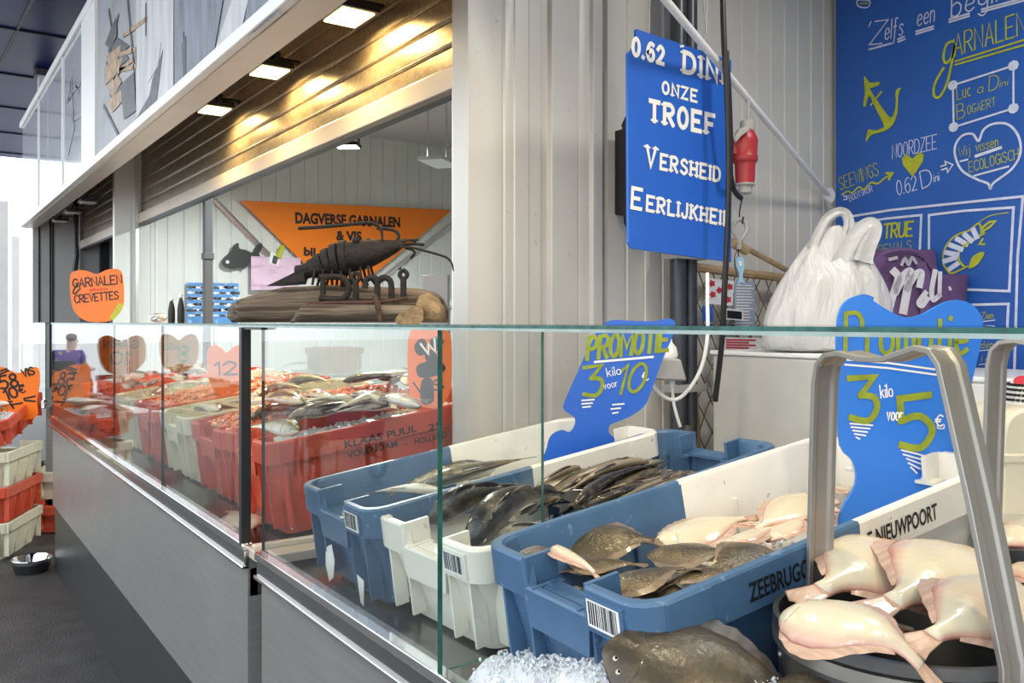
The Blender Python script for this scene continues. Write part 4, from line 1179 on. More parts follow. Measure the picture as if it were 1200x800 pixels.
# more crates on the long counter
reds = []
kx, MX = crate('red crate heaped with prawns next to the lettered red crate', (-3.12, .80, 1.15, .02, .131), .40, .78, .255, [m_bred, m_bred], barcode=False)
def fishes(m, W, L, n, label, group, lift=0, prs=(sil, sil2)):
    for k in range(n):
        a = rnd.uniform(-.6, .6)+(PI if k % 2 else 0)
        c = m @ V((rnd.uniform(.12, W-.12), .12+(L-.24)*((k*.618) % 1), -.03+lift+.035*rnd.random()))
        d = (m.col[0].to_3d()*math.cos(a)+m.col[1].to_3d()*math.sin(a))*rnd.uniform(.12, .15)
        lay3(prs[k % len(prs)], c+d, c-d, label, group, rnd.uniform(-.4, .4), 'fish', 0, m.col[2].to_3d())
def prawns(m, W, L, label, n=260, col=m_prawn):
    mb = MB(); nx, ny = 10, 18; rows = []
    hf = lambda x, y: -.02+.05*math.sin(PI*x/W)*math.sin(PI*y/L)+.012*noise.noise(V((x*25, y*25, 3)))
    for j in range(ny+1):
        rows.append([mb.bm.verts.new(m @ V((.04+(W-.08)*i/nx, .04+(L-.08)*j/ny, hf(.04+(W-.08)*i/nx, .04+(L-.08)*j/ny)))) for i in range(nx+1)])
    for a, b in zip(rows, rows[1:]):
        for i in range(nx): mb.face((a[i], a[i+1], b[i+1], b[i]))
    for k in range(n):
        x, y = rnd.uniform(.05, W-.05), rnd.uniform(.05, L-.05); a = rnd.random()*6.28
        c = V((x, y, hf(x, y)+.006)); r = rnd.uniform(.014, .022)
        pts = [m @ (c+V((math.cos(a+q)*r, math.sin(a+q)*r, .004*math.sin(q*3)))) for q in (0, .5, 1, 1.5, 2, 2.5)]
        mb.tube(pts, [.003, .006, .007, .006, .005, .002], 6)
    props(mb.build('prawns', col, recalc=True), label, 'prawns', None, 'stuff')
prawns(MX, .40, .78, 'heap of pink prawns in the red crate left of the lettered one')
for k, (x, mats, d) in enumerate(((-3.58, [m_bcream, m_bcream], 'cream crate of fish, third from the black mullion'), (-4.04, [m_bred, m_bred], 'red crate of prawns in the middle of the long counter'),
        (-4.50, [m_bcream, m_bcream], 'cream crate of fish left of the middle red one'), (-4.96, [m_bred, m_bred], 'red crate second from the far end of the long counter'), (-5.42, [m_bred, m_bred], 'red crate at the far end of the long counter'))):
    t, m = crate(d, (x, .80, 1.15, .01*(-1)**k, .131), .40, .78, .255, mats, barcode=False)
    if k in (1,): prawns(m, .40, .78, 'heap of orange prawns in the middle red crate')
    else:
        crate_fill(m, .40, .78, .255, .06, ('ice under the fish in the '+d)[:90])
        fishes(m, .40, .78, 7, 'fish lying in the '+d, 'fish in the '+d)

# ================================================================== SCALE PANS
def pan(label, cx, cy, zr, r, ang, hgt, lean0, lean1, group=None):
    t = thing('scale_pan', label, 'pan', (cx, cy, ZD(cy)))
    zb = ZD(cy)+.018
    c = V((cx, cy, 0))
    mb = MB(); mb.lathe([(.0, zb), (r*.90, zb), (r*.93, zb+.006), (r, zr-.018), (r+.004, zr-.014), (r+.004, zr), (r-.003, zr), (r-.005, zr-.015), (r*.92, zb+.012), (0, zb+.010)], c, 56, 0, False, False)
    mb.build('basin', m_tind, t, ang=30)
    mb = MB(); mb.lathe([(r*.995, zr-.034), (r+.0045, zr-.034), (r+.0045, zr-.018), (r*.995, zr-.018)], c, 56, 0, False, False); mb.build('hoop', m_tin, t)
    d = V((math.cos(ang), math.sin(ang), 0)); wv = V((-d.y, d.x, 0))
    a = c-d*(r+.006); b = c+d*(r+.006)
    # strap handle: up one side, across, down the other
    pts = [a+UP*(zr-.10), a+UP*zr, a+d*lean0*.5+UP*(zr+hgt*.5), a+d*lean0*.95+UP*(zr+hgt-.045), a+d*(lean0+.006)+UP*(zr+hgt-.018), a+d*(lean0+.022)+UP*(zr+hgt-.004),
           a+d*(lean0+.05)+UP*(zr+hgt)]
    e = [b+UP*(zr-.10), b+UP*zr, b-d*lean1*.5+UP*(zr+hgt*.5), b-d*lean1*.93+UP*(zr+hgt-.04), b-d*(lean1+.004)+UP*(zr+hgt-.008), b-d*(lean1+.018)+UP*(zr+hgt+.008), b-d*(lean1+.04)+UP*(zr+hgt+.011)]
    mid = [pts[-1].lerp(e[-1], k) - UP*.012*math.sin(PI*k) for k in (.3, .6)]
    path = pts+mid+e[::-1]
    mb = MB(); Ls = []; hw = .021
    for i, p in enumerate(path):
        tg = (path[min(i+1, len(path)-1)]-path[max(i-1, 0)]).normalized()
        nn = wv.cross(tg).normalized()
        Ls.append([p+wv*x+nn*y for x, y in ((-hw, -.003), (-hw, .0045), (-.013, .0045), (-.009, .001), (.009, .001), (.013, .0045), (hw, .0045), (hw, -.003), (.010, -.003), (.006, -.0005), (-.006, -.0005), (-.010, -.003))])
    mb.loops(Ls); mb.build('handle', m_strap, t, ang=40, bevel=.001)
    mb = MB()
    for q, s_ in ((a, -1), (b, 1)):
        mb.lathe([(.007, 0), (.007, .004), (.004, .007)], q+UP*(zr-.03)+d*s_*.004, 12, 0, rot=Matrix.Rotation(s_*PI/2, 3, wv))
    for k in range(9):
        an = .5+k*.7; mb.lathe([(.0045, 0), (.004, .002), (.002, .003)], c+V((math.cos(an), math.sin(an), 0))*(r*.985)+UP*(zr-.05), 10, 0, rot=V((math.cos(an), math.sin(an), 0)).to_track_quat('Z', 'Y').to_matrix())
    mb.build('rivet', m_strap, t)
    return t
PAN = (-.591, 1.018)
hd = math.atan2(1.051-1.139, -.483+.787)
pan('dark tin scale pan with tall steel handle, full of pale fish in front', *PAN, 1.128, .153, hd, .33, .012, .082)
pan('second tin scale pan at the right edge, behind the front one', -.56, 1.46, 1.11, .16, hd, .36, .012, .088)
FPn = Fr((0, 0, 1.128), (1, 0, 0), (0, 1, 0))
big = flat_fish('pale_flatfish', .30, f_pale, f_finp, dark=False, arch=.06, droop=.30, wide=1.25, thick=.085)
big2 = flat_fish('pale_flatfish', .30, f_pale, f_finp, dark=False, arch=.07, wide=1.35, thick=.09)
big3 = flat_fish('pale_flatfish', .30, f_pale, f_finp, dark=False, arch=.04, wide=1.05, thick=.10)
NP = UP*.9-FW*.35
lay(big3, FPn, (1010, 700), (1120, 690), -.05, 'pale fish lowest in the middle of the front scale pan')
lay(big3, FPn, (980, 735), (1090, 745), -.045, 'pale fish lowest at the front rim inside the scale pan')
lay(big2, FPn, (1072, 664), (930, 708), .002, 'round pale fish at the back left of the scale pan beside the handle', up=NP)
lay(big3, FPn, (1084, 656), (1190, 684), .012, 'pale fish with its dark mouth to the left, farthest in the scale pan', roll=.2)
lay(big2, FPn, (1168, 676), (1008, 724), .008, 'pale fish with a pink fin in the middle of the scale pan', up=NP)
lay(big3, FPn, (1205, 708), (1056, 762), .014, 'pale fish leaning on the right handle leg of the scale pan', up=NP)
lay(big, FPn, (916, 722), (1112, 778), .022, 'pale fish hanging its tail over the front rim of the scale pan', up=NP)
lay(big2, FPn, (1172, 640), (1290, 625), .0, 'pale brown fish at the right edge in the second scale pan')
lay(big, FPn, (1180, 668), (1300, 700), -.005, 'pale fish low at the right edge in the second scale pan')

# ================================================================== PRICE SIGNS
def signboard(name, label, fr, outline, mat, t=.008, cat='sign', smooth=True, k=4, paint=None, mats=None, edge=None):
    pts = spx(fr, outline, True, k) if smooth else pxs(fr, outline)
    c = fr.at(*min(pts, key=lambda q: q[1]))
    th = thing(name, label, cat, c)
    mb = MB(); mb.prism(pts, Fr(fr.O, fr.U, fr.V), -t); mb.build('board', mat, th, smooth=False)
    if paint:
        mb = MB(); paint(mb, fr); mb.build('lettering', mats, th, smooth=False)
    return th
# blue promotion sign standing in the farthest blue crate
F1 = Fr(P(710, 460, 2.28), RT, UP)
def p1(mb, f):
    write(mb, 'PROMOTIE', f, (688, 421), (782, 410), 25, .19, 1, slant=.35)
    mb.ribbon(pxs(f, [(697, 424), (765, 418)]), f, .006, 0)
    write(mb, '3', f, (684, 465), (706, 462), 34, .14, 1, slant=.15)
    write(mb, 'kilo', f, (712, 441), (728, 438), 10, .10, 0)
    write(mb, 'voor', f, (708, 456), (724, 452), 8, .10, 0)
    write(mb, '10', f, (718, 462), (752, 458), 32, .12, 1, slant=.45)
    write(mb, '€', f, (754, 446), (760, 445), 10, .14, 0)
    for y, x0, x1 in ((469, 682, 696), (473, 682, 694), (477, 683, 692)): mb.ribbon(pxs(f, [(x0, y), (x1, y-1)]), f, .004, 0)
    for y, x0, x1 in ((474, 718, 731), (479, 716, 727), (484, 718, 724)): mb.ribbon(pxs(f, [(x0, y), (x1, y-1)]), f, .004, 0)
signboard('price_sign', 'slanting blue price sign, three kilos for ten, behind the white crate', F1, [(710, 377), (745, 376), (768, 376), (782, 373), (791, 377), (789, 392), (775, 425), (762, 462), (754, 477), (738, 488), (724, 494), (715, 498), (714, 507), (722, 520), (700, 548), (640, 545), (641, 524), (646, 510), (658, 504), (668, 506), (674, 496), (672, 488), (661, 480), (662, 470), (676, 438), (692, 404)], m_blue, paint=p1, mats=[m_wpaint, m_ygreen], k=4)
# blue promotion sign standing in the nearest crate
F2s = Fr(P(1065, 470, 1.60), (RT+FW*.06), UP-FW*.04)
def p2(mb, f):
    write(mb, 'Promotie', f, (990, 414), (1132, 414), 47, .115, 1, caps=None)
    for y in (421, 427): mb.ribbon(pxs(f, [(990, y), (1040, y+4), (1098, y+12)]), f, .0035, 0)
    write(mb, '3', f, (997, 494), (1028, 492), 51, .15, 1)
    write(mb, 'kilo', f, (1032, 466), (1046, 464), 15, .10, 0)
    write(mb, 'voor', f, (1039, 492), (1057, 492), 15, .12, 0)
    write(mb, '5', f, (1056, 527), (1094, 522), 60, .14, 1)
    write(mb, '€', f, (1096, 499), (1104, 499), 13, .14, 0)
    write(mb, 'u', f, (1098, 502), (1106, 502), 8, .14, 0)
    for i, (x0, x1) in enumerate(((996, 1022), (997, 1019), (999, 1016), (1001, 1014), (1003, 1007))): mb.ribbon(pxs(f, [(x0, 496+i*4), (x1, 498+i*4)]), f, .003, 0)
    for i, (x0, x1) in enumerate(((1056, 1084), (1058, 1083), (1062, 1081), (1064, 1078), (1067, 1074))): mb.ribbon(pxs(f, [(x0, 527+i*5), (x1, 534+i*5)]), f, .003, 0)
signboard('price_sign', 'large bright blue price sign behind the steel handle, three kilos for five', F2s, [(981, 398), (983, 372), (990, 355), (1004, 347), (1018, 349), (1035, 360), (1052, 369), (1066, 372), (1082, 368), (1098, 359), (1112, 353), (1128, 352), (1143, 360), (1152, 376), (1150, 400), (1141, 440), (1130, 490), (1122, 540), (1112, 600), (1050, 625), (990, 625), (986, 600), (1003, 568), (1001, 542), (985, 522), (983, 470), (982, 430)], m_blue2, paint=p2, mats=[m_wpaint, m_ygreen], k=3)
# orange signs
F3 = Fr(P(113, 345, 5.12), RT, UP)
def p3(mb, f):
    write(mb, 'GARNALEN', f, (86, 337), (143, 332), 10, .15, 0)
    mb.ribbon(spx(f, [(92, 331), (86, 341), (88, 344), (94, 338)]), f, .009, 0)
    write(mb, 'gekookte', f, (105, 341), (126, 340), 4, .12, 1)
    write(mb, 'CREVETTES', f, (88, 355), (139, 350), 9, .15, 0)
    mb.ribbon(spx(f, [(132, 372), (136, 366), (141, 358)]), f, .03, 2)
signboard('price_sign', 'orange fish-shaped sign with black shrimp wording, above the far end of the glass shelf', F3, [(82, 324), (89, 317), (101, 317), (113, 321), (125, 316), (137, 315), (143, 322), (145, 350), (141, 364), (128, 376), (102, 376), (88, 366), (83, 350)], m_orange, paint=p3, mats=[m_blk, m_tarp, m_ypaint])
def tagpaint(words):
    def f_(mb, f):
        for txt, a, b, h, w_ in words: write(mb, txt, f, a, b, h, w_, 0)
    return f_
def lobes(x0, x1, y0, y1):
    w_ = x1-x0; h = y1-y0
    return [(x0, y0+h*.12), (x0+w_*.16, y0), (x0+w_*.34, y0+h*.05), (x0+w_*.5, y0+h*.16), (x0+w_*.66, y0+h*.05), (x0+w_*.84, y0), (x1, y0+h*.12), (x1+w_*.02, y0+h*.6), (x1-w_*.14, y0+h*.86), (x0+w_*.64, y1), (x0+w_*.3, y1), (x0+w_*.1, y0+h*.84), (x0, y0+h*.5)]
for s_, x0, x1, y0, y1, d, wd_ in (
    (3.2, 243, 288, 404, 462, 'orange price sign nearest the black mullion behind the glass', [('12', (250, 440), (278, 438), 15, .16)]),):
    f = Fr(P((x0+x1)/2, (y0+y1)/2, s_), RT, UP)
    signboard('price_sign', d, f, lobes(x0, x1, y0, y1), m_orange, paint=tagpaint(wd_), mats=[m_blk])
F4 = Fr(P(500, 430, 2.75), RT, UP)
def p4(mb, f):
    for pts in ([(486, 404), (494, 396), (500, 402), (496, 416), (488, 414)], [(504, 398), (514, 394), (520, 400), (514, 410), (506, 408)], [(488, 430), (498, 424), (516, 424), (522, 432), (512, 440), (492, 442)], [(498, 410), (510, 412), (512, 424), (500, 424)], [(494, 446), (506, 444), (508, 470), (494, 472)]):
        mb.prism(spx(f, pts, True, 3), f, .0006, 0, .001)
    write(mb, 'W', f, (498, 416), (514, 410), 14, .2, 1)
    write(mb, 'VIS', f, (486, 460), (520, 456), 12, .16, 0)
signboard('price_sign', 'orange sign with bold black shapes standing at the back of the lettered red crate', F4, [(478, 396), (490, 384), (500, 388), (510, 384), (524, 388), (529, 400), (529, 450), (522, 470), (510, 486), (508, 520), (494, 520), (492, 486), (480, 466)], m_orange, paint=p4, mats=[m_blk, m_wpaint], k=3)

# hanging blue wordmark board
F5 = frX(-1.75)
def p5(mb, f):
    S = dict(serif=True)
    write(mb, '0.62', f, (741, 64), (779, 76), 20, .25, 0, **S)
    write(mb, "'", f, (797, 60), (800, 61), 7, .4, 0)
    write(mb, 'DINI', f, (801, 84), (850, 98), 23, .25, 0, **S)
    write(mb, 'ONZE', f, (776, 109), (818, 120), 13.5, .25, 0, **S)
    write(mb, 'TROEF', f, (761, 141), (839, 158), 23, .25, 0, **S)
    write(mb, 'VERSHEID', f, (757, 194), (844, 213), 23, .20, 0, caps=(0,), **S)
    write(mb, 'EERLIJKHEID', f, (740, 243), (856, 265), 23, .20, 0, caps=(0,), **S)
ths = signboard('hanging_sign', 'blue hanging board with white serif wording, bitten corner, in front of the ribbed wall', F5, [(746, 34), (857, 71), (857, 307), (741, 291), (737, 284), (736, 62), (741, 58), (745, 50)], m_blue, t=.01, smooth=False, paint=p5, mats=[m_wpaint])
for a, b in (((762, 42), (774, -60)), ((833, 66), (803, -10)), ((828, 52), (846, -60))):
    u, v = F5.px(*a, 0); q = F5.px(*b, .0)
    MB().tube([F5.at(u, v, -.005), V((-1.78, F5.at(*q).y, 3.1))], .0022, 5).build('cord', m_greypl, ths)

# ================================================================== BLUE CHALKBOARD
FBd = frY(3.065)
x0 = FBd.px(979, 300)[0]
t = thing('chalkboard', 'big blue chalkboard wall with white and yellow hand lettering', 'board', (x0+.8, 3.08, .7))
MB().bb((x0, 3.066, .7), (x0+1.7, 3.098, 3.06)).build('board', m_board, t, bevel=.002)
mb = MB(); f = FBd; W_, Y_ = 0, 1; B = .0068
def ln(pts, mi=0, w_=1.0, sm=False, cl=False):
    mb.ribbon(spx(f, pts, cl) if sm else pxs(f, pts), f, B*w_, mi, .002+rnd.random()*.0006, cl)
ln([(1013, 0), (1020, 2), (1018, 8), (1012, 9), (1006, 7), (1005, 1)], 0, .8, True, True); ln([(1009, 4), (1017, 4)], 1, 1)
write(mb, "'Z", f, (1013, 53), (1034, 51), 26, 0.055, 0, slant=.12)
write(mb, 'elfs', f, (1037, 47), (1058, 41), 22, 0.055, 0, slant=.12)
ln([(1019, 58), (1045, 51)]); ln([(1053, 46), (1060, 43)]); ln([(1053, 49), (1061, 46)])
write(mb, 'een', f, (1075, 31), (1095, 25), 22, 0.055, 0, slant=.12); ln([(1074, 37), (1094, 31)]); ln([(1074, 40), (1094, 34)])
write(mb, 'begin', f, (1115, 21), (1178, -2), 26, 0.062, 0, slant=.12); ln([(1113, 26), (1136, 19)]); ln([(1113, 23), (1136, 16)]); ln([(1151, 14), (1200, 1)]); ln([(1151, 11), (1200, -2)])
ln([(1118, 48), (1110, 52), (1106, 66), (1109, 74), (1116, 66), (1119, 52), (1117, 66), (1111, 95), (1102, 113), (1095, 112), (1096, 98), (1106, 80)], 1, 1.4, True)
write(mb, 'ARNALEN', f, (1119, 66), (1202, 39), 25, 0.066, 1, slant=.12); ln([(1120, 72), (1200, 47)], 1); ln([(1120, 76), (1200, 53)], 1)
ln([(1117, 100), (1188, 77), (1188, 127), (1118, 149)], 0, 1, False, True)
for q in ((1117, 100), (1188, 77), (1188, 127), (1118, 149)):
    u, v = f.px(*q); mb.prism([(u+.018*math.cos(a*PI/4), v+.018*math.sin(a*PI/4)) for a in range(8)], f, .0006, 0, .003)
write(mb, 'Luc', f, (1122, 117), (1138, 112), 16, 0.062, 1, slant=.12); write(mb, 'a', f, (1146, 110), (1152, 108), 11, 0.078, 1, slant=.12); write(mb, 'D', f, (1159, 107), (1170, 104), 17, 0.062, 1, slant=.12); write(mb, 'ini', f, (1172, 102), (1181, 100), 8, 0.094, 1, slant=.12)
write(mb, 'B', f, (1122, 140), (1131, 137), 17, 0.062, 1, slant=.12); write(mb, 'OGAERT', f, (1134, 134), (1167, 124), 10, 0.078, 1, slant=.12)
mb.build('chalk_writing', [m_chalk, m_ypaint], t, smooth=False); mb = MB()
mb.prism(spx(f, [(1013, 89), (1020, 97), (1031, 96), (1030, 100), (1022, 103), (1020, 105), (1030, 120), (1044, 138), (1050, 124), (1050, 107), (1056, 103), (1053, 112), (1052, 132), (1046, 147), (1036, 154), (1022, 158), (1015, 167), (1018, 152), (1026, 153), (1036, 149), (1034, 142), (1026, 126), (1019, 112), (1015, 124), (1012, 123), (1014, 108)], True, 3), f, .0006, 1, .002)
ln([(1021, 123), (1033, 108)], 1, 1.2)
mb.build('anchor_drawing', [m_chalk, m_ypaint], t, smooth=False); mb = MB()
write(mb, 'NOORDZEE', f, (1046, 186), (1098, 174), 16, 0.058, 0, slant=.12)
hp = [(0, -.5), (-.45, .1), (-.5, .4), (-.3, .55), (0, .3), (.3, .55), (.5, .4), (.45, .1)]
u, v = f.px(1070, 194); mb.prism([(u+a*.085, v+b*.085) for a, b in hp], f, .0006, 1, .002)
write(mb, '0.62', f, (1052, 229), (1075, 222), 17, 0.058, 0, slant=.12); write(mb, 'D', f, (1081, 221), (1093, 216), 20, 0.058, 0, slant=.12); write(mb, 'ini', f, (1095, 213), (1101, 211), 9, 0.094, 0, slant=.12)
mb.build('chalk_writing', [m_chalk, m_ypaint], t, smooth=False); mb = MB()
ln([(1103, 195), (1109, 193), (1108, 189), (1117, 193), (1111, 202), (1110, 197), (1104, 199)], 0, .8)
ln([(1147, 165), (1140, 157), (1128, 159), (1120, 170), (1120, 184), (1128, 200), (1145, 210), (1158, 215), (1161, 221), (1165, 214), (1186, 198), (1196, 180), (1194, 160), (1182, 146), (1165, 145), (1153, 152)], 0, 1.2, True, True)
mb.build('heart_outline', [m_chalk, m_ypaint], t, smooth=False); mb = MB()
write(mb, 'Wij', f, (1124, 184), (1137, 180), 11, 0.078, 1, slant=.12); write(mb, 'vissen', f, (1144, 178), (1170, 171), 12, 0.078, 1, slant=.12); ln([(1126, 189), (1134, 187)]); ln([(1144, 183), (1173, 173)], 0, 1.6)
write(mb, 'ECOLOGiSCH', f, (1136, 202), (1194, 186), 12, 0.078, 1, slant=.12); ln([(1142, 206), (1182, 195)])
write(mb, 'SEEWINGS', f, (985, 223), (1030, 205), 15, 0.062, 1, slant=.12)
ln([(987, 228), (994, 224), (999, 226), (1007, 219), (1013, 222), (1021, 214), (1029, 215), (1038, 208), (1046, 204)], 1, 1, True); ln([(1039, 203), (1046, 203), (1042, 210)], 1, 1.4)
ln([(989, 230), (993, 230), (993, 233), (989, 234)], 0, .7); write(mb, 'BOOTSKOR', f, (996, 236), (1023, 224), 7, 0.078, 0, slant=.12)
mb.build('chalk_writing', [m_chalk, m_ypaint], t, smooth=False); mb = MB()
# drawn frames
for pts in ([(995, 254), (1045, 246), (1200, 230)], [(995, 254), (993, 420)], [(998, 262), (1040, 256), (1080, 252), (1078, 300)], [(1089, 300), (1089, 252), (1130, 247), (1188, 243), (1183, 341), (1130, 339)], [(1199, 231), (1193, 300), (1188, 470)], [(1140, 357), (1182, 356), (1178, 440), (1174, 470)], [(1175, 440), (1120, 445)]):
    ln(pts, 0, 1.3)
mb.build('chalk_frame', [m_chalk, m_ypaint], t, smooth=False); mb = MB()
write(mb, 'ERE', f, (1003, 282), (1024, 279), 9, 0.094, 1, slant=.12); write(mb, 'TRUE', f, (1036, 279), (1069, 276), 16, 0.156, 1, slant=.12)
write(mb, 'NATURENALS', f, (1004, 302), (1068, 292), 10, 0.078, 1, slant=.12)
for a, b, tx in ((1150, 374, 'zien'), (1150, 408, 'den'), (1150, 424, 'ic'), (1150, 440, 'den')):
    write(mb, tx, f, (a, b), (a+14, b-1), 8, 0.101, 1, slant=.12); ln([(a-2, b+3), (a+16, b+1)], 0, .5)
mb.build('chalk_writing', [m_chalk, m_ypaint], t, smooth=False); mb = MB()
# drawn shrimp
ln([(1106, 310), (1106, 296), (1112, 284), (1122, 275), (1136, 270), (1146, 262), (1150, 266), (1152, 275)], 1, 1, True)
ln([(1154, 273), (1140, 281), (1126, 292), (1124, 304), (1130, 312)], 1, 1.2, True); ln([(1106, 310), (1114, 320), (1126, 316), (1134, 312)], 1, 1, True)
for a, b in (((1107, 306), (1120, 302)), ((1109, 296), (1122, 298)), ((1114, 287), (1127, 292)), ((1122, 280), (1133, 286)), ((1131, 275), (1139, 282)), ((1141, 269), (1145, 278)), ((1112, 316), (1122, 309))): ln([a, b], 0, 2.6)
mb.prism(spx(f, [(1137, 308), (1141, 300), (1151, 295), (1154, 298), (1146, 310), (1136, 315)], True, 3), f, .0006, 1, .003)
ln([(1150, 268), (1160, 260), (1167, 259), (1160, 266), (1150, 272)], 1, 1.2); ln([(1146, 262), (1160, 253), (1182, 249)], 1, .5, True); ln([(1152, 280), (1148, 286), (1154, 286)], 1, 1)
mb.build('shrimp_drawing', [m_chalk, m_ypaint], t, smooth=False, label='white and yellow drawn shrimp')

# ================================================================== DRIFTWOOD AND IRON SHRIMP
SD = 2.2
FD = Fr(P(392, 377, SD), RT, UP)
def loft(mb, top, bot, dep, f, mi=0, nz=.006, n=46, m=14, cz=0, seed=0):
    """a solid between an upper and a lower outline (u, v points), dep thick"""
    def at(tab, u):
        for (a, x), (b, y) in zip(tab, tab[1:]):
            if u <= b: return x+(y-x)*(u-a)/(b-a)
        return tab[-1][1]
    u0, u1 = top[0][0], top[-1][0]; Ls = []
    for i in range(n+1):
        u = u0+(u1-u0)*i/n; a, b = at(top, u), at(bot, u); c = (a+b)/2; h = max(.003, (a-b)/2)
        endk = min(1, (min(i, n-i)/n*9+.25))
        l = []
        for j in range(m):
            an = 2*PI*j/m; sx = math.copysign(abs(math.cos(an))**.6, math.cos(an)); sy = math.copysign(abs(math.sin(an))**.6, math.sin(an))
            g = noise.noise(V((u*9+seed, sy*2.2, sx*2.2)))+.5*noise.noise(V((u*14, sy*7, sx*7+seed)))
            k = 1+g*nz*14
            l.append(f.at(u, c+h*sy*(k if sy > -.9 else 1), cz+dep*.5*sx*k*endk))
        Ls.append(l)
    mb.loops(Ls, mi=mi)
tw = thing('driftwood', 'long weathered driftwood log lying on the glass shelf under the iron shrimp', 'wood', FD.at(0, 0))
zz = (GT-1.5)
def fx(pts): return [(FD.px(*q)[0], max(FD.px(*q)[1], zz)) for q in pts]
mb = MB(); loft(mb, fx([(261, 368), (266, 356), (276, 350), (300, 343), (330, 336), (380, 333), (440, 335), (490, 337), (508, 341), (518, 349), (524, 362)]), fx([(261, 372), (266, 378), (524, 378)]), .15, FD, cz=-.05, nz=.0025)
mb.build('log', m_wood, tw, ang=60)
mb = MB(); loft(mb, fx([(348, 376), (362, 358), (366, 357), (420, 357), (496, 358)]), fx([(348, 378), (496, 378)]), .07, FD, cz=.055, nz=.002, seed=4)
mb.build('cut_block', m_wood, tw, ang=60)
mb = MB(); f_ = Fr(FD.at(0, 0, .093), FD.U, FD.V); mb.prism(spx(f_, [(464, 378.5), (468, 368), (480, 362), (494, 359), (494, 378.5)], True, 3), f_, .006); mb.build('sawn_end', m_wood2, tw, ang=60)
mb = MB(); loft(mb, fx([(488, 360), (494, 347), (504, 344), (514, 350), (522, 362)]), fx([(488, 378), (522, 378)]), .13, FD, cz=.02, nz=.005, seed=9, n=20); mb.build('knotted_end', m_wood2, tw, ang=60)

ts = thing('iron_sculpture', 'rusty iron shrimp with forged letters standing on the driftwood', 'sculpture', FD.at(0, .05))
k_ = SD/1000
def sp(px, py, n=0):
    u, v = FD.px(px, py); return FD.at(u, v, n)
mb = MB()
spine = [(402, 302, 20, 24), (424, 299, 19.5, 22), (440, 296, 17, 20), (455, 292, 12, 15), (466, 289, 8, 10), (473, 287, 4, 5)]
Ls = []
for x, y, h, wd_ in spine:
    c = sp(x, y); Ls.append([c+FD.V*(h*k_*math.sin(2*PI*j/18)*.92)+FD.N*(wd_*k_*math.cos(2*PI*j/18)*.85)+FD.U*(.003*math.sin(2*PI*j/18)) for j in range(18)])
mb.loops(Ls); mb.build('carapace', m_rust, ts, ang=60)
segs = [(352, 318, 8), (360, 317, 9.5), (368, 314, 12), (376, 311, 14.5), (385, 307, 17), (394, 304, 19.5), (404, 302, 21)]
for (x, y, h), nx_ in zip(segs, segs[1:]+[(412, 301, 20)]):
    mb = MB(); c = sp(x, y); d = (sp(nx_[0], nx_[1])-c).normalized(); e1 = FD.N; e2 = e1.cross(d).normalized()
    Ls = []
    for s_, kk in ((-5.6, .80), (-4.2, .97), (0, 1.0), (3.4, 1.0), (4.6, .85)):
        Ls.append([c+d*(s_*k_)+(e2*math.sin(2*PI*j/16)+e1*math.cos(2*PI*j/16)*1.05)*(h*k_*kk) for j in range(16)])
    mb.loops(Ls); mb.build('tail_ring', m_rust, ts, ang=50)
mb = MB()
mb.prism(pxs(FD, [(313, 335), (332, 326), (352, 316), (362, 322), (358, 333), (330, 335)]), FD, .012, 0, -.006)
mb.prism(pxs(Fr(FD.at(0, 0, .03), FD.U, FD.V), [(318, 335), (340, 325), (356, 318), (358, 330)]), Fr(FD.at(0, 0, .03), FD.U, FD.V), .006)
mb.build('tail_fan', m_rust, ts, bevel=.001)
for x, y, n in ((419, 282, .022), (430, 282.5, -.02)):
    mb = MB(); mb.sphere(sp(x, y, n), 4.6*k_, 12); mb.tube([sp(x, y+5, n), sp(x, y, n)], 2.5*k_, 8); mb.build('eye', m_rust, ts)
for pts, n, r in (([(352, 268.5), (375, 267), (400, 265), (420, 263), (436, 262.5), (445, 266), (449, 274), (449, 285)], .02, 2.1), ([(440, 266), (452, 267), (461, 269), (466, 275), (463, 281), (456, 284)], -.025, 2.0),
        ([(470, 290), (485, 291), (500, 295), (515, 299), (525, 303), (530, 309), (532, 318)], .02, 1.4), ([(474, 290), (482, 292), (485, 296), (480, 302)], -.02, 1.5),
        ([(462, 285), (478, 282), (491, 281)], .006, 1.5), ([(464, 288), (482, 286), (497, 286.5)], 0, 1.8), ([(462, 283), (476, 280), (487, 283)], -.012, 1.3)):
    mb = MB(); q = smooth_pts([sp(a, b, n) for a, b in pts], 6); m_ = len(q)
    mb.tube(q, [r*k_*(1 if i < m_*.7 else 1-.5*(i-m_*.7)/(m_*.3)) for i in range(m_)] if len(pts) > 5 else r*k_, 8); mb.build('antenna', m_rust, ts)
for x, sl_ in ((372, -3), (382, -2), (392, 0), (402, 2), (412, 3), (424, 5), (433, 9)):
    for n in (.022, -.022):
        mb = MB(); mb.tube(smooth_pts([sp(x, 312, n), sp(x+sl_*.3, 324, n*1.5), sp(x+sl_, 334, n*1.2)], 4), 1.6*k_, 6); mb.build('leg', m_rust, ts)
nl = .055
mb = MB(); mb.tube(smooth_pts([sp(380, 326, nl), sp(395, 325.5, nl), (sp(407, 327, nl)), sp(413, 335, nl), sp(412, 345, nl), sp(404, 351, nl), sp(380, 350, nl)], 6), 3.7*k_, 8); mb.tube([sp(384, 327, nl), sp(384, 346, nl)], 3.5*k_, 8); mb.build('iron_letter', m_rust, ts)
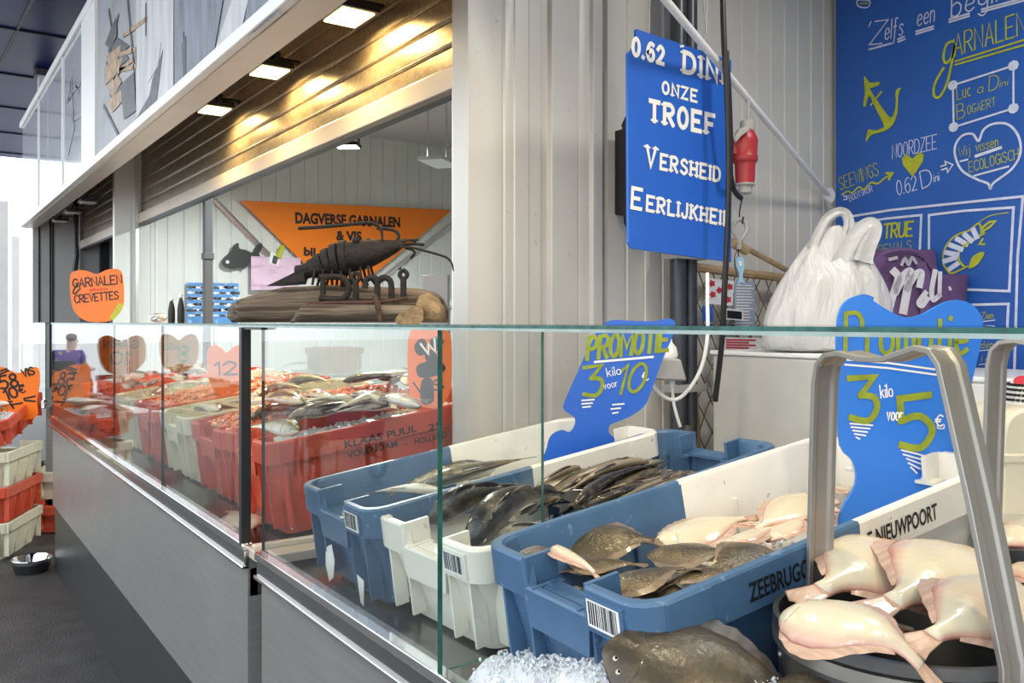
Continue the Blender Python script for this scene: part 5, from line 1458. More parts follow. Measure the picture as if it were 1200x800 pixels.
for x, y in ((421.5, 326), (476, 323)):
    mb = MB(); mb.tube(smooth_pts([sp(x-4.4, y, nl), sp(x, y-4.8, nl), sp(x+4.4, y, nl), sp(x, y+5.5, nl)], 6, True), 2.5*k_, 8, closed=True); mb.tube([sp(x, y+4.5, nl), sp(x, 353, nl)], 3.7*k_, 8); mb.build('iron_letter', m_rust, ts)
mb = MB(); mb.tube(smooth_pts([sp(432, 339, nl), sp(433, 330, nl), sp(438, 326.5, nl), sp(444, 327.5, nl), sp(446, 334, nl), sp(446, 352, nl)], 6), 3.5*k_, 8)
mb.tube(smooth_pts([sp(446, 333, nl), sp(451, 327, nl), sp(458, 327.5, nl), sp(462, 334, nl), sp(462, 351, nl)], 6), 3.5*k_, 8); mb.build('iron_letter', m_rust, ts)
mb = MB(); mb.tube([sp(366, 357, nl+.01), sp(400, 355.5, nl+.012), sp(450, 355, nl+.012), sp(482, 350, nl+.012)], 2.6*k_, 6); mb.build('base_bar', m_rust2, ts)
mb = MB(); mb.tube([sp(446, 347, .10), sp(450, 358, .104), sp(453, 376, .106)], [3.2*k_, 4*k_, 2.4*k_], 8); mb.build('iron_spike', m_rust2, ts)
mb = MB(); mb.tube([sp(404, 318, 0), sp(402, 334, 0), sp(404, 342, -.01)], 4*k_, 8); mb.build('iron_post', m_rust, ts)

# small things on the long glass shelf and beside the log
for i, (x, y0, y1, sz) in enumerate(((201, 347, 376, 4.0), (212, 343, 376, 4.0))):
    t = thing('slim_bottle', ('left', 'right')[i]+' one of two slim dark bottles with pale tops, left of the blue fish chart', 'bottle', P(x, 377, 3.4))
    h = (377-y0)*3.4/1000; c = P(x, 377, 3.4); c.z = GT
    mb = MB(); mb.lathe([(.0, 0), (.013, .0), (.014, .01), (.0135, h*.5), (.009, h*.75), (.005, h*.86)], c, 16); mb.build('bottle_body', m_black, t)
    mb = MB(); mb.lathe([(.0055, h*.86), (.008, h*.88), (.008, h*.98), (.004, h)], c, 14); mb.build('cap', m_alu, t)
c = P(186, 372, 3.7); c.z = GT
mb = MB(); Ls = []
for i in range(9):
    th_ = .25+2.7*i/8
    Ls.append([c+V((.055*math.sin(th_)*math.cos(a)*(1+.4*noise.noise(V((i, a*2, 1)))), .035*math.sin(th_)*math.sin(a)*(1+.4*noise.noise(V((i, a*2, 5)))), .022-.021*math.cos(th_))) for a in [2*PI*j/14 for j in range(14)]])
mb.loops(Ls); props(mb.build('crumpled_foil', m_alu, smooth=False), 'small crumpled silver foil on the glass shelf left of the slim bottles', 'foil')

# ================================================================== BACK OF THE STALL
t = thing('back_counter', 'white back counter along the ribbed wall behind the crates', 'counter', (-.6, 2.5, 0))
MB().bb((-2.06, 1.92, 0), (2.0, 3.05, 1.02)).build('cabinet', m_white, t)
MB().bb((-2.08, 1.90, 1.02), (2.02, 3.06, 1.06)).build('worktop', m_alu, t, bevel=.004)
t = thing('steel_box', 'plain pale grey box under the white carrier bag', 'box', (-1.6, 2.3, 1.06))
MB().bb((-1.868, 2.105, 1.06), (-1.33, 2.42, 1.395)).build('box_body', M('pale grey metal', (.60, .59, .55), .35, .2, var=.04), t, bevel=.008)
MB().bb((-1.874, 2.098, 1.395), (-1.324, 2.426, 1.409)).build('lid', m_white, t, bevel=.004)
t = thing('cabinet_box', 'white cabinet behind the grey box carrying the purple bag', 'cabinet', (-1.4, 2.7, 1.06))
MB().bb((-1.9, 2.47, 1.06), (-1.0, 2.95, 1.33)).build('box_body', m_white, t, bevel=.01)
MB().bb((-1.91, 2.46, 1.33), (-.99, 2.96, 1.345)).build('lid', m_white, t, bevel=.004)
# white carrier bag
m_bag, N_, L_, b_ = mk('thin white plastic')
b_.inputs['Base Color'].default_value = (.80, .79, .77, 1); b_.inputs['Roughness'].default_value = .32
tcb = N_.new('ShaderNodeTexCoord'); wb = N_.new('ShaderNodeTexNoise'); wb.inputs['Scale'].default_value = 9; wb.inputs['Detail'].default_value = 5; wb.inputs['Distortion'].default_value = 2.5
bb_ = N_.new('ShaderNodeBump'); bb_.inputs['Strength'].default_value = .55; bb_.inputs['Distance'].default_value = .03
mpb = N_.new('ShaderNodeMapping'); mpb.inputs['Scale'].default_value = (1, 1, .35); L_.new(tcb.outputs['Object'], mpb.inputs['Vector']); L_.new(mpb.outputs['Vector'], wb.inputs['Vector']); L_.new(wb.outputs['Fac'], bb_.inputs['Height']); L_.new(bb_.outputs['Normal'], b_.inputs['Normal'])
b_.inputs['Transmission Weight'].default_value = .25
b_.inputs['Subsurface Weight'].default_value = .25; b_.inputs['Subsurface Radius'].default_value = (.05, .05, .05); b_.inputs['Subsurface Scale'].default_value = .4
tb = thing('carrier_bag', 'full white plastic carrier bag with loop handles standing on the grey box', 'bag', P(962, 415, 2.56))
FBg = Fr(P(962, 413, 2.56), RT, UP)
prof = [(414, 898, 1030), (408, 893, 1038), (385, 892, 1046), (362, 899, 1046), (342, 908, 1040), (326, 917, 1032), (312, 926, 1024), (298, 936, 1016), (284, 947, 1006), (272, 957, 998), (264, 964, 990)]
Ls = []
for r, (y, a, b) in enumerate(prof):
    u0, v = FBg.px(a, y); u1, _ = FBg.px(b, y); c = (u0+u1)/2; hw = (u1-u0)/2; dp = hw*(.62 if r < 6 else .45-.05*(r-6))*(.8 if r == 0 else 1)
    l = []
    for j in range(40):
        an = 2*PI*j/40
        wr = 1+.10*noise.noise(V((math.cos(an)*3.2, math.sin(an)*3.2, v*5)))+.05*math.sin(an*11+v*22)*(.3+r/9)+.03*noise.noise(V((math.cos(an)*9, math.sin(an)*9, v*16)))
        l.append(FBg.at(c+hw*math.cos(an)*(wr if abs(math.cos(an)) < .9 else (1+(wr-1)*.5)), max(v, 0.003)+(.012*noise.noise(V((an*2, v*9, 2))) if r else 0), dp*math.sin(an)*wr))
    Ls.append(l)
mb = MB(); mb.loops(Ls); o = mb.build('bag_body', m_bag, tb, ang=70)
sm = o.modifiers.new('subsurf', 'SUBSURF'); sm.levels = 1; sm.render_levels = 2
def band(name, pts, w_, n0, dn=0):
    mb = MB(); q = smooth_pts([V((*FBg.px(*p), n0+dn*i)) for i, p in enumerate(pts)], 6); Ls = []
    for i, p in enumerate(q):
        tg = (q[min(i+1, len(q)-1)]-q[max(i-1, 0)]); tg.z = 0; tg.normalize(); nn = V((-tg.y, tg.x, 0))
        ww = w_*(1+.35*abs(1-2*i/len(q)))
        Ls.append([FBg.at(p.x+nn.x*s_*ww+.002*noise.noise(p*60), p.y+nn.y*s_*ww, p.z+zz_) for s_, zz_ in ((-1, 0), (-.4, .006), (.2, -.004), (1, .003), (1, -.004), (.2, -.010), (-.4, -.001), (-1, -.006))])
    mb.loops(Ls); o = mb.build(name, m_bag, tb, ang=70)
band('handle', [(950, 292), (958, 272), (968, 256), (980, 249), (989, 252), (992, 264), (988, 282), (983, 300)], .013, .02)
band('handle', [(974, 316), (986, 294), (998, 276), (1009, 266), (1015, 267), (1014, 276), (1007, 292), (1003, 308)], .022, .05)
mb = MB(); f_ = Fr(FBg.at(0, 0, .118), RT, UP)
cx_, cy_ = f_.px(1012, 372)
mb.ribbon([(cx_+.05*math.cos(a), cy_+.06*math.sin(a)) for a in [PI*.35+PI*1.0*k/12 for k in range(13)]], f_, .014, 0, .0); mb.ribbon([(cx_+.034*math.cos(a), cy_+.042*math.sin(a)) for a in [PI*.4+PI*.95*k/12 for k in range(13)]], f_, .014, 1, .001)
mb.build('round_print', [m_blue2, m_ypaint], tb, smooth=False, label='blue and green round print')
# purple shopping bag
tp = thing('shopping_bag', 'purple fabric shopping bag with big white script leaning on the chalkboard', 'bag', P(1065, 385, 3.0))
FPb = Fr(P(1065, 380, 3.0), RT*.98+FW*.1, UP)
def bagloft(mb, f, prof, dep):
    Ls = []
    for y, a, b in prof:
        u0, v = f.px(a, y); u1, _ = f.px(b, y)
        l = []
        for j in range(24):
            an = 2*PI*j/24; sx = math.copysign(abs(math.cos(an))**.45, math.cos(an)); sy = math.copysign(abs(math.sin(an))**.45, math.sin(an))
            l.append(f.at((u0+u1)/2+(u1-u0)/2*sx, v+.005*noise.noise(V((an, v*20, 0))), dep/2*sy*(1+.25*noise.noise(V((sx*3, sy*3, v*12))))))
        Ls.append(l)
    mb.loops(Ls)
mb = MB(); bagloft(mb, FPb, [(398, 1002, 1124), (360, 1000, 1126), (330, 999, 1128), (322, 1000, 1129)], .13); mb.build('bag_body', m_purple, tp, ang=60)
mb = MB(); bagloft(mb, Fr(FPb.at(0, 0, -.09), FPb.U, FPb.V), [(398, 1004, 1100), (320, 1002, 1098), (298, 1003, 1095), (293, 1006, 1092)], .05); mb.build('back_panel', m_purple, tp, ang=60)
f_ = Fr(FPb.at(0, 0, .074), FPb.U, FPb.V)
mb = MB()
for pts in ([(1032, 303), (1024, 320), (1030, 360), (1026, 400)], [(1080, 312), (1085, 336), (1082, 380)]):
    mb.ribbon(spx(f_, pts), f_, .034, 0, .002)
q = [(1022, 330), (1026, 306), (1040, 296), (1062, 294), (1082, 300), (1094, 316)]
for nn in (.02, -.10):
    g = Fr(FPb.at(0, 0, nn), FPb.U, FPb.V)
    ps = [g.at(*p) for p in spx(g, q)]
    for a, b in zip(ps, ps[1:]):
        mb.tube([a, b], .012, 6)
mb.build('handle', m_purple, tp)
mb = MB()
for pts, ww in (([(1047, 318), (1052, 326), (1046, 345), (1042, 360)], 9), ([(1049, 340), (1058, 324), (1066, 319), (1063, 336), (1058, 364)], 10), ([(1062, 338), (1072, 322), (1079, 320), (1077, 334)], 8), ([(1084, 343), (1076, 354), (1080, 358), (1086, 350)], 6), ([(1095, 318), (1091, 340), (1093, 351), (1100, 346)], 6), ([(1101, 320), (1100, 346)], 5), ([(1112, 337), (1113, 339)], 3), ([(1003, 318), (1016, 310), (1020, 316), (1012, 334)], 8), ([(1018, 330), (1026, 322)], 7)):
    mb.ribbon(spx(f_, pts), f_, ww*.003, 0, .004)
g = Fr(FPb.at(0, 0, -.062), FPb.U, FPb.V)
for pts, ww in (([(1042, 304), (1050, 302)], 4), ([(1056, 310), (1060, 303), (1064, 310), (1068, 302), (1073, 308)], 4)): mb.ribbon(spx(g, pts), g, ww*.003, 0, .004)
mb.build('script_print', m_bagw, tp, smooth=False, label='white script print')
# cream tub, colander, handle
t = thing('cream_tub', 'cream plastic tub with rounded lid at the right edge behind the blue price sign', 'tub', P(1185, 600, 2.05))
FT2 = Fr(P(1190, 560, 2.05), RT, UP)
mb = MB(); 
ol = [(1147, 615), (1147, 520), (1149, 497), (1156, 482), (1168, 475), (1185, 473), (1235, 473), (1240, 500), (1240, 615)]
mb.prism(spx(FT2, ol[1:7], False, 4)+pxs(FT2, [ol[7], (1240, 655), (1147, 655)]), FT2, .2, 0, -.1); mb.build('tub_body', m_canister, t, bevel=.008)
mb = MB(); mb.prism(pxs(FT2, [(1144, 524), (1243, 524), (1243, 534), (1144, 534)]), FT2, .212, 0, -.106); mb.build('rim', m_canister, t, bevel=.004)
t = thing('colander', 'white plastic colander resting on the cream tub', 'colander', P(1215, 474, 2.1))
c = P(1218, 474, 2.08); r = .080
mb = MB(); pr = [(.02, .065), (.045, .062), (.062, .052), (.074, .036), (.080, .016), (.083, .002), (.089, .0), (.089, .004)]
mb.lathe(pr, c, 40, 0, True, False); mb.build('bowl', m_white, t)
mb = MB()
for k in range(40):
    an = 2*PI*k/40
    for rr_, zz_ in ((.083, .014), (.0805, .026), (.0755, .038), (.067, .049)):
        p = c+V((math.cos(an)*rr_*.995, math.sin(an)*rr_*.995, zz_)); mb.box(p, (.006, .008, .006), Matrix.Rotation(an, 3, 'Z'))
mb.build('slots', m_black, t)
mb = MB(); p = c+V((-.02, -.05, .058)); mb.lathe([(.016, 0), (.016, .004)], p, 16, rot=Matrix.Rotation(.7, 3, 'X')); mb.build('red_dot', m_tarp, t)
t = thing('perforated_handle', 'cream perforated plastic handle standing up beside the colander', 'utensil', P(1170, 475, 2.0))
f_ = Fr(P(1170, 450, 2.0), RT, UP)
mb = MB(); mb.prism(spx(f_, [(1165, 474), (1164, 440), (1163, 424), (1166, 418), (1174, 418), (1178, 424), (1177, 440), (1176, 474)], True, 3), f_, .012, 0, -.006); mb.build('grip', m_canister, t, bevel=.003)
mb = MB()
for r in range(9):
    for q in range(3 if r % 2 else 2):
        u, v = f_.px(1168+q*3.0+(0 if r % 2 else 1.5)-.6, 424+r*5); mb.prism([(u+.0024*math.cos(a*PI/4), v+.0034*math.sin(a*PI/4)) for a in range(8)], f_, .0006, 0, .0062)
mb.build('holes', m_black, t, smooth=False)

# framed net with papers on the ribbed wall
FN = frX(-2.03)
t = thing('framed_net', 'pole frame strung with fishing net on the ribbed wall, papers pinned to it', 'net', P(860, 500, 3.1))
mb = MB()
for pts in ([(800, 311), (860, 319), (925, 326)], [(808, 314), (812, 440), (816, 530)], [(915, 325), (915, 520)]):
    q = [FN.at(*FN.px(*p)) for p in pts]; mb.tube(q, .016, 8)
mb.build('pole_frame', m_pole, t)
mb = MB(); u0, v1 = FN.px(809, 318); u1, _ = FN.px(915, 330); v0 = 1.06; st_ = .07
f_ = Fr(FN.O+FN.N*.012, FN.U, FN.V)
k = -14
while k < 20:
    for sg in (1, -1):
        pts = []
        for j in range(20):
            v = v0+(v1-v0)*j/19; u = u0+k*st_+sg*(v-v0)*.62
            if u0 <= u <= u1: pts.append(FN.at(u, v, .004*math.sin(j)))
        if len(pts) > 1: mb.tube(pts, .003, 4)
    k += 1
mb.build('net_mesh', m_net, t)
def sheet(name, label, pts, mats, paint=None, cat='paper', n=.02):
    f = Fr(FN.O+FN.N*n, FN.U, FN.V)
    tt = thing(name, label, cat, f.at(*min(pxs(f, pts), key=lambda q: q[1])))
    mb = MB(); mb.prism(pxs(f, pts), f, .002); mb.build('sheet', mats[0], tt, smooth=False)
    if paint:
        mb = MB(); paint(mb, Fr(f.O+f.N*.002, f.U, f.V)); mb.build('print', mats[1:], tt, smooth=False)
def crabs(mb, f):
    for x, y in ((834, 332), (855, 336), (835, 345), (853, 351), (843, 340)):
        u, v = f.px(x, y); mb.prism([(u+.02*math.cos(a*PI/5)*(1 if a % 2 else .6), v+.014*math.sin(a*PI/5)*(1 if a % 2 else .6)) for a in range(10)], f, .0005, 0, .001)
sheet('crab_leaflet', 'pale leaflet with small red crabs pinned to the net', [(831, 326), (860, 329), (858, 358), (830, 356)], [m_paper, m_tarp], crabs)
def lines_(mb, f):
    for k in range(15): mb.ribbon(pxs(f, [(863, 334+k*3.4), (863+14+6*rnd.random(), 334.4+k*3.4)]), f, .004, 0, .001)
sheet('notice', 'blue grey notice full of text lines pinned to the net', [(860, 329), (884, 330), (885, 388), (860, 386)], [m_paperb, m_wpaint], lines_)
sheet('blue_card', 'small dark blue card low on the net beside the black cable', [(823, 358), (835, 359), (835, 377), (823, 376)], [m_blue], None, 'card', .03)
sheet('photo_card', 'small dark photo card in a white border low on the net', [(849, 361), (871, 363), (871, 376), (849, 374)], [m_paper, m_blk], lambda mb, f: mb.prism(pxs(f, [(852, 363.5), (869, 365), (869, 374), (852, 372.5)]), f, .0005, 0, .0005), 'photo', .034)
sheet('red_leaflet', 'reddish printed leaflet at the bottom of the net behind the glass shelf', [(848, 395), (892, 396), (892, 412), (848, 411)], [m_paper, m_tarp], lambda mb, f: [mb.ribbon(pxs(f, [(851, 398+3*k), (885-8*(k % 2), 398.5+3*k)]), f, .006, 0, .001) for k in range(4)], 'paper', .03)
def clown(x, d):
    c = FN.at(*FN.px(x, 378), .06); mb = MB()
    mb.lathe([(.0, 0), (.016, 0), (.02, .02), (.012, .05), (.010, .055)], c-V((0, 0, .03)), 12, 0); mb.sphere(c+V((0, 0, .04)), .014, 10, 1)
    return props(mb.build('figurine', [m_paper, m_skin]), d, 'figurine')
# pipes and brackets on the wall
mb = MB()
for px, r, z0 in ((787, .028, 1.06), (801, .024, 1.06)):
    p = FN.at(*FN.px(px, 340), .03); mb.tube([V((p.x, p.y, z0)), V((p.x, p.y, 3.1))], r, 12)
for z in (1.28, 1.72, 2.35):
    p = FN.at(*FN.px(794, 340), .03); mb.box((p.x, p.y, z), (.075, .14, .025), None, 1)
o = mb.build('drain_pipe', [M('dark grey pipe', (.075, .08, .09), .35, .3), m_greypl]); props(o, 'pair of dark grey pipes running up the ribbed wall behind the hanging board', 'pipe')
t = thing('wall_bracket', 'black bracket with rounded hooks on the wall, left of the hanging board', 'bracket', V((-2.06, 1.98, 1.85)))
FW2 = frX(-2.07)
mb = MB(); mb.prism(pxs(FW2, [(720, 153), (745, 160), (745, 256), (720, 252)]), FW2, .06, 0, .0); mb.build('bracket_body', m_black, t, bevel=.004)
mb = MB()
for pts in ([(723, 160), (720, 150), (723, 143), (727, 147), (726, 158)], [(723, 245), (723, 262), (725, 268), (728, 262), (727, 245)]):
    mb.tube([FW2.at(*FW2.px(*p), .05) for p in pts], .012, 8)
mb.build('hook', m_black, t)
# slanting rods, cables, plug
mb = MB(); a, b = P(971, 229, 3.40), P(740, -48, 2.1); mb.tube([a, b], .011, 10); mb.lathe([(.03, 0), (.03, .01)], a+V((-.0, .0, 0)), 12, rot=Matrix.Rotation(PI/2, 3, 'Y'))
props(mb.build('slanting_rod', m_white), 'long pale rod slanting down to the corner beside the chalkboard', 'rod')
mb = MB(); mb.tube([P(866, 286, 2.72), P(925, 318, 2.95), P(968, 341, 3.15)], .010, 8); mb.tube([P(858, 284, 2.70), P(874, 294, 2.74)], .016, 8)
props(mb.build('wooden_pole', m_pole), 'thin wooden pole slanting down behind the white carrier bag', 'pole')
mb = MB(); q = smooth_pts([P(846, -120, 2.5), P(847, 0, 2.5), P(849, 60, 2.5), P(852, 110, 2.5), (P(854, 180, 2.5)), P(853, 260, 2.5), P(849, 340, 2.5), P(846, 400, 2.52), P(838, 470, 2.55)], 5); mb.tube(q, .0085, 8)
q = smooth_pts([P(851, 60, 2.52), P(854, 110, 2.52), P(856, 170, 2.54), P(856, 205, 2.56), P(861, 224, 2.62), P(868, 232, 2.68)], 5); mb.tube(q, .0085, 8)
props(mb.build('black_cable', m_black), 'black cables hanging down in front of the hanging board edge', 'cable')
tpg = thing('power_plug', 'big red industrial plug with grey ends hanging from a grey hook', 'plug', P(873, 235, 2.7))
c = P(873, 232, 2.7); kp = 2.7/1000
def pz(y): return (232-y)*kp
mb = MB(); mb.lathe([(11*kp, pz(217)), (11.5*kp, pz(205)), (12*kp, pz(192)), (14.5*kp, pz(189)), (15*kp, pz(184)), (14*kp, pz(182)), (14.5*kp, pz(170)), (15*kp, pz(166)), (13.5*kp, pz(160)), (9*kp, pz(152))], c, 24); mb.box(c+V((0, 0, pz(172)))-RT*13*kp, (16*kp, 16*kp, 20*kp), Matrix.Rotation(TH, 3, 'Z')); mb.build('plug_body', m_redpl, tpg, bevel=.002)
mb = MB(); mb.lathe([(7*kp, pz(227)), (8*kp, pz(226)), (8.5*kp, pz(219)), (11.5*kp, pz(217)), (11.5*kp, pz(215))], c, 24); mb.build('end_cap', m_greypl, tpg)
mb = MB(); mb.lathe([(8*kp, pz(154)), (9*kp, pz(150)), (8.5*kp, pz(142)), (5*kp, pz(140))], c+RT*3*kp, 20); mb.build('end_cap', m_greypl, tpg)
mb = MB(); mb.tube(smooth_pts([P(855, 97, 2.69), P(861, 99, 2.69), P(870, 102, 2.7), P(876, 110, 2.7), P(877, 125, 2.7), P(876, 141, 2.7)], 5), .0042, 8); mb.build('hook', m_greypl, tpg)
mb = MB(); mb.prism(pxs(frS(2.66), [(858, 162), (866, 151), (876, 148), (878, 153), (868, 160), (861, 168)]), frS(2.66), .012); mb.build('flap', m_greypl, tpg, bevel=.003)
tk = thing('shackle', 'grey iron eye hanging on a wire under the red plug', 'shackle', P(867, 292, 2.7))
mb = MB(); mb.tube(smooth_pts([P(867, 257, 2.7), P(874, 262, 2.7), P(875, 270, 2.7), P(869, 280, 2.7), P(865, 280, 2.7), P(859, 270, 2.7), P(860, 262, 2.7)], 5, True), .0075, 8, closed=True); mb.tube([P(866, 279, 2.7), P(866, 292, 2.7)], .008, 8); mb.build('iron_eye', m_greypl, tk)
mb = MB(); mb.tube([P(870, 230, 2.7), P(867, 245, 2.7), P(866, 258, 2.7)], .0022, 6); mb.tube([P(870, 262, 2.69), P(871, 254, 2.69)], .003, 6); mb.build('wire', m_black, tk)
tf = thing('fish_pendant', 'small pale blue wooden fish hanging from the iron eye', 'ornament', P(867, 334, 2.7))
f_ = frS(2.7)
mb = MB(); mb.prism(spx(f_, [(866, 301), (871, 303), (872, 312), (870, 322), (871, 329), (873, 334), (868, 331), (863, 335), (865, 328), (866, 321), (862, 312), (862, 304)], True, 3), f_, .014, 0, -.007); mb.build('fish_shape', M('pale blue wood', (.30, .50, .66), .6, var=.1), tf, bevel=.003)
mb = MB(); mb.tube([P(866, 290, 2.7), P(865, 297, 2.7), P(867, 303, 2.7)], .0018, 6); mb.tube(smooth_pts([P(865, 292, 2.7), P(861, 300, 2.7), P(861, 312, 2.7), P(864, 322, 2.7)], 4), .0014, 5); mb.build('wire', m_rust2, tf)
mb = MB(); mb.prism(pxs(f_, [(865, 306), (868, 306), (869, 311), (866, 312)]), f_, .001, 0, .0075); mb.build('painted_mark', m_paper, tf, smooth=False)
# junction box with white cords
tj = thing('socket_box', 'small grey socket box with white cords, low between the price sign and the net', 'box', P(785, 446, 2.45))
f_ = frS(2.45)
mb = MB(); mb.prism(pxs(f_, [(770, 419), (795, 420), (802, 445), (764, 444)]), f_, .07, 0, -.035); mb.build('box_body', m_greypl, tj, bevel=.005)
mb = MB(); mb.tube(smooth_pts([P(829, 320, 2.5), P(829, 350, 2.47), P(829, 395, 2.45), (P(822, 430, 2.45)), P(808, 455, 2.45), P(792, 468, 2.45), P(776, 463, 2.45), P(764, 448, 2.45)], 6), .0055, 8); mb.build('white_cord', m_white, tj)
mb = MB(); mb.tube(smooth_pts([P(788, 443, 2.45), P(788, 455, 2.45), P(790, 475, 2.45), P(797, 500, 2.45)], 5), .0045, 8); mb.lathe([(.008, 0), (.007, .018)], P(788, 452, 2.45), 12); mb.build('white_cord', m_white, tj)
def gz(px, s_):
    p = P(px, 377, s_); p.z = 1.073; return p
mb = MB()
for k in range(3):
    a = k*2.1; mb.tube(smooth_pts([gz(748, 2.5), gz(762, 2.45), gz(778, 2.45), gz(795, 2.52), P(806, 500, 2.6)], 5), .012, 8)
props(mb.build('grey_hose', M('grey hose', (.16, .16, .16), .5)), 'grey hose lying behind the blue crate under the socket box', 'hose')
t = thing('soap_bottle', 'white round-topped bottle behind the blue price sign, above the socket box', 'bottle', P(786, 418, 2.5))
c = P(784, 419, 2.5)
mb = MB(); mb.lathe([(.024, 0), (.026, .01), (.022, .03), (.010, .045), (.008, .06)], c, 16); mb.build('bottle_body', m_white, t)

# ================================================================== CRATE STACKS BESIDE THE COUNTER
yw = math.atan2(.48, .23)      # long side runs away along (-.48, .23)
def stack(x, y, z, mats, label, yaw, tilt=0, L=.60, W=.42, H=.235, group=None):
    return crate(label, (x, y, z, yaw, tilt), W, L, H, mats, .5, group, False)
lx = V((-.90, .43, 0)); wx = V((.43, .90, 0))
yaw = math.atan2(.90, .43)
nr = V((-6.19, .50, 0))        # near right bottom corner of the front stack
o_ = nr-wx*.42
zt = 0
for k, (mats, d) in enumerate((([m_bcream]*2, 'cream fish crate on the ground, bottom of the front stack'), ([m_bred]*2, 'red fish crate second from the ground in the front stack'), ([m_bcream]*2, 'cream fish crate third from the ground in the front stack'))):
    zt = .235+k*.222
    stack(o_.x, o_.y, zt, mats, d, yaw)
kt, MT = stack(o_.x+.0, o_.y, zt+.20, [m_bred]*2, 'tilted red crate of fish with an orange sign, topmost of the front stack', yaw, .24, H=.185)
CT = mfr(MT)
crate_fill(MT, .42, .60, .185, .05, 'crushed ice in the tilted red crate')
for k in range(9):
    c = MT @ V((rnd.uniform(.12, .30), .10+.045*k, -.012+.02*rnd.random())); a = rnd.uniform(-.5, .5)+(PI if k % 2 else 0)
    d = (MT.col[0].to_3d()*math.cos(a)+MT.col[1].to_3d()*math.sin(a))*.14
    lay3((sil, sil2)[k % 2], c+d, c-d, 'grey silver fish heaped in the tilted red crate at the left edge', 'fish in the tilted red crate', rnd.uniform(-.4, .4), 'fish', 0, MT.col[2].to_3d())
o2 = nr+lx*.66+wx*.0-wx*.16
for k, (mats, d) in enumerate((([m_bred]*2, 'red crate on the ground in the hind stack beside the counter end'), ([m_bcream]*2, 'cream crate on top of the red one in the hind stack'))):
    stack(o2.x, o2.y, .245+k*.235, mats, d, yaw)
F6 = Fr(P(16, 460, 5.62), RT+FW*.15, UP-FW*.1)
def p6(mb, f):
    write(mb, '58', f, (2, 456), (22, 452), 15, .17, 0); mb.ribbon(pxs(f, [(23, 452), (27, 451.5)]), f, .018, 0)
    write(mb, '10', f, (7, 469), (22, 464), 12, .2, 0); write(mb, '€', f, (24, 461), (30, 459), 8, .2, 0)
    write(mb, 'VIS', f, (28, 442), (41, 438), 9, .2, 0)
    for a, b in (((28, 467), (41, 464)), ((29, 469), (41, 470)), ((0, 474), (14, 470)), ((14, 474), (26, 472)), ((10, 470), (16, 478)), ((-4, 440), (10, 434)), ((-4, 436), (8, 432))): mb.ribbon(pxs(f, [a, b]), f, .012, 0)
signboard('price_sign', 'orange price sign with thick black figures in the tilted red crate at the left edge', F6, [(-24, 434), (-10, 430), (2, 430), (14, 435), (21, 437), (32, 432), (42, 430), (46, 436), (46, 450), (43, 470), (40, 490), (-10, 492), (-24, 470)], m_orange, paint=p6, mats=[m_blk], k=3)
t = thing('metal_bowl', 'small dark metal bowl on the asphalt at the foot of the counter', 'bowl', (-5.86, .60, 0))
c = V((-5.86, .60, .002))
mb = MB(); mb.lathe([(.07, 0), (.085, .01), (.10, .06), (.108, .075), (.111, .078), (.108, .081), (.098, .072), (.08, .016), (0, .012)], c, 40, 0, True, False); mb.build('bowl_body', m_chrome, t)
mb = MB(); mb.lathe([(.088, 0), (.092, .0), (.105, .055), (.1, .056)], c, 40, 0, False, False); mb.build('rubber_base', m_black, t)

# ================================================================== THE STREET SIDE (seen mirrored in the glass)
# a seated man in a purple shirt
def skinned(name, pts, edges, radii, mat, parent, sub=2):
    me = bpy.data.meshes.new(name); me.from_pydata([V(p) for p in pts], edges, []); me.update()
    o = bpy.data.objects.new(name, me); COL.objects.link(o)
    s_ = o.modifiers.new('skin', 'SKIN'); s_.use_smooth_shade = True
    for i, r in enumerate(radii):
        sv = me.skin_vertices[0].data[i]; sv.radius = r if isinstance(r, tuple) else (r, r); sv.use_root = (i == 0)
    m_ = o.modifiers.new('sub', 'SUBSURF'); m_.levels = sub; m_.render_levels = sub
    me.materials.append(mat)
    o.parent = parent; WM[o] = WM[parent]; KIDS.setdefault(parent, []).append(o)
    return o
man = thing('person', 'person in a purple shirt and dark trousers sitting outside, seen mirrored in the glass', 'person', M4=Matrix.Translation((-15.6, -.72, -.0)) @ Matrix.Rotation(math.radians(215), 4, 'Z'))
# local: facing +x, hip at .47
B = [(0, 0, .50), (0.02, 0, .68), (.05, 0, .90), (.06, 0, 1.03), (.10, 0, 1.12), (.13, 0, 1.22),
     (.04, .17, .96), (.12, .24, .74), (.36, .20, .70), (.43, .17, .71), (.04, -.17, .96), (.12, -.24, .74), (.36, -.18, .70), (.43, -.15, .71),
     (.02, .10, .50), (.44, .12, .52), (.42, .12, .10), (.54, .13, .05), (.02, -.10, .50), (.44, -.12, .52), (.42, -.12, .10), (.54, -.13, .05)]
Ed = [(0, 1), (1, 2), (2, 3), (3, 4), (4, 5), (2, 6), (6, 7), (7, 8), (8, 9), (2, 10), (10, 11), (11, 12), (12, 13), (0, 14), (14, 15), (15, 16), (16, 17), (0, 18), (18, 19), (19, 20), (20, 21)]
Rr = [(.13, .11), (.13, .10), (.14, .10), .055, .085, .085, .06, .042, .034, .036, .06, .042, .034, .036, .085, .06, .042, .04, .085, .06, .042, .04]
skinned('body', B, Ed, Rr, m_skin, man)
skinned('shirt', B[:3]+[B[3]]+[B[6], (.09, .215, .82), B[10], (.09, -.215, .82)], [(0, 1), (1, 2), (2, 3), (2, 4), (4, 5), (2, 6), (6, 7)], [(.18, .15), (.18, .145), (.19, .145), .075, .10, .08, .10, .08], m_shirt, man)
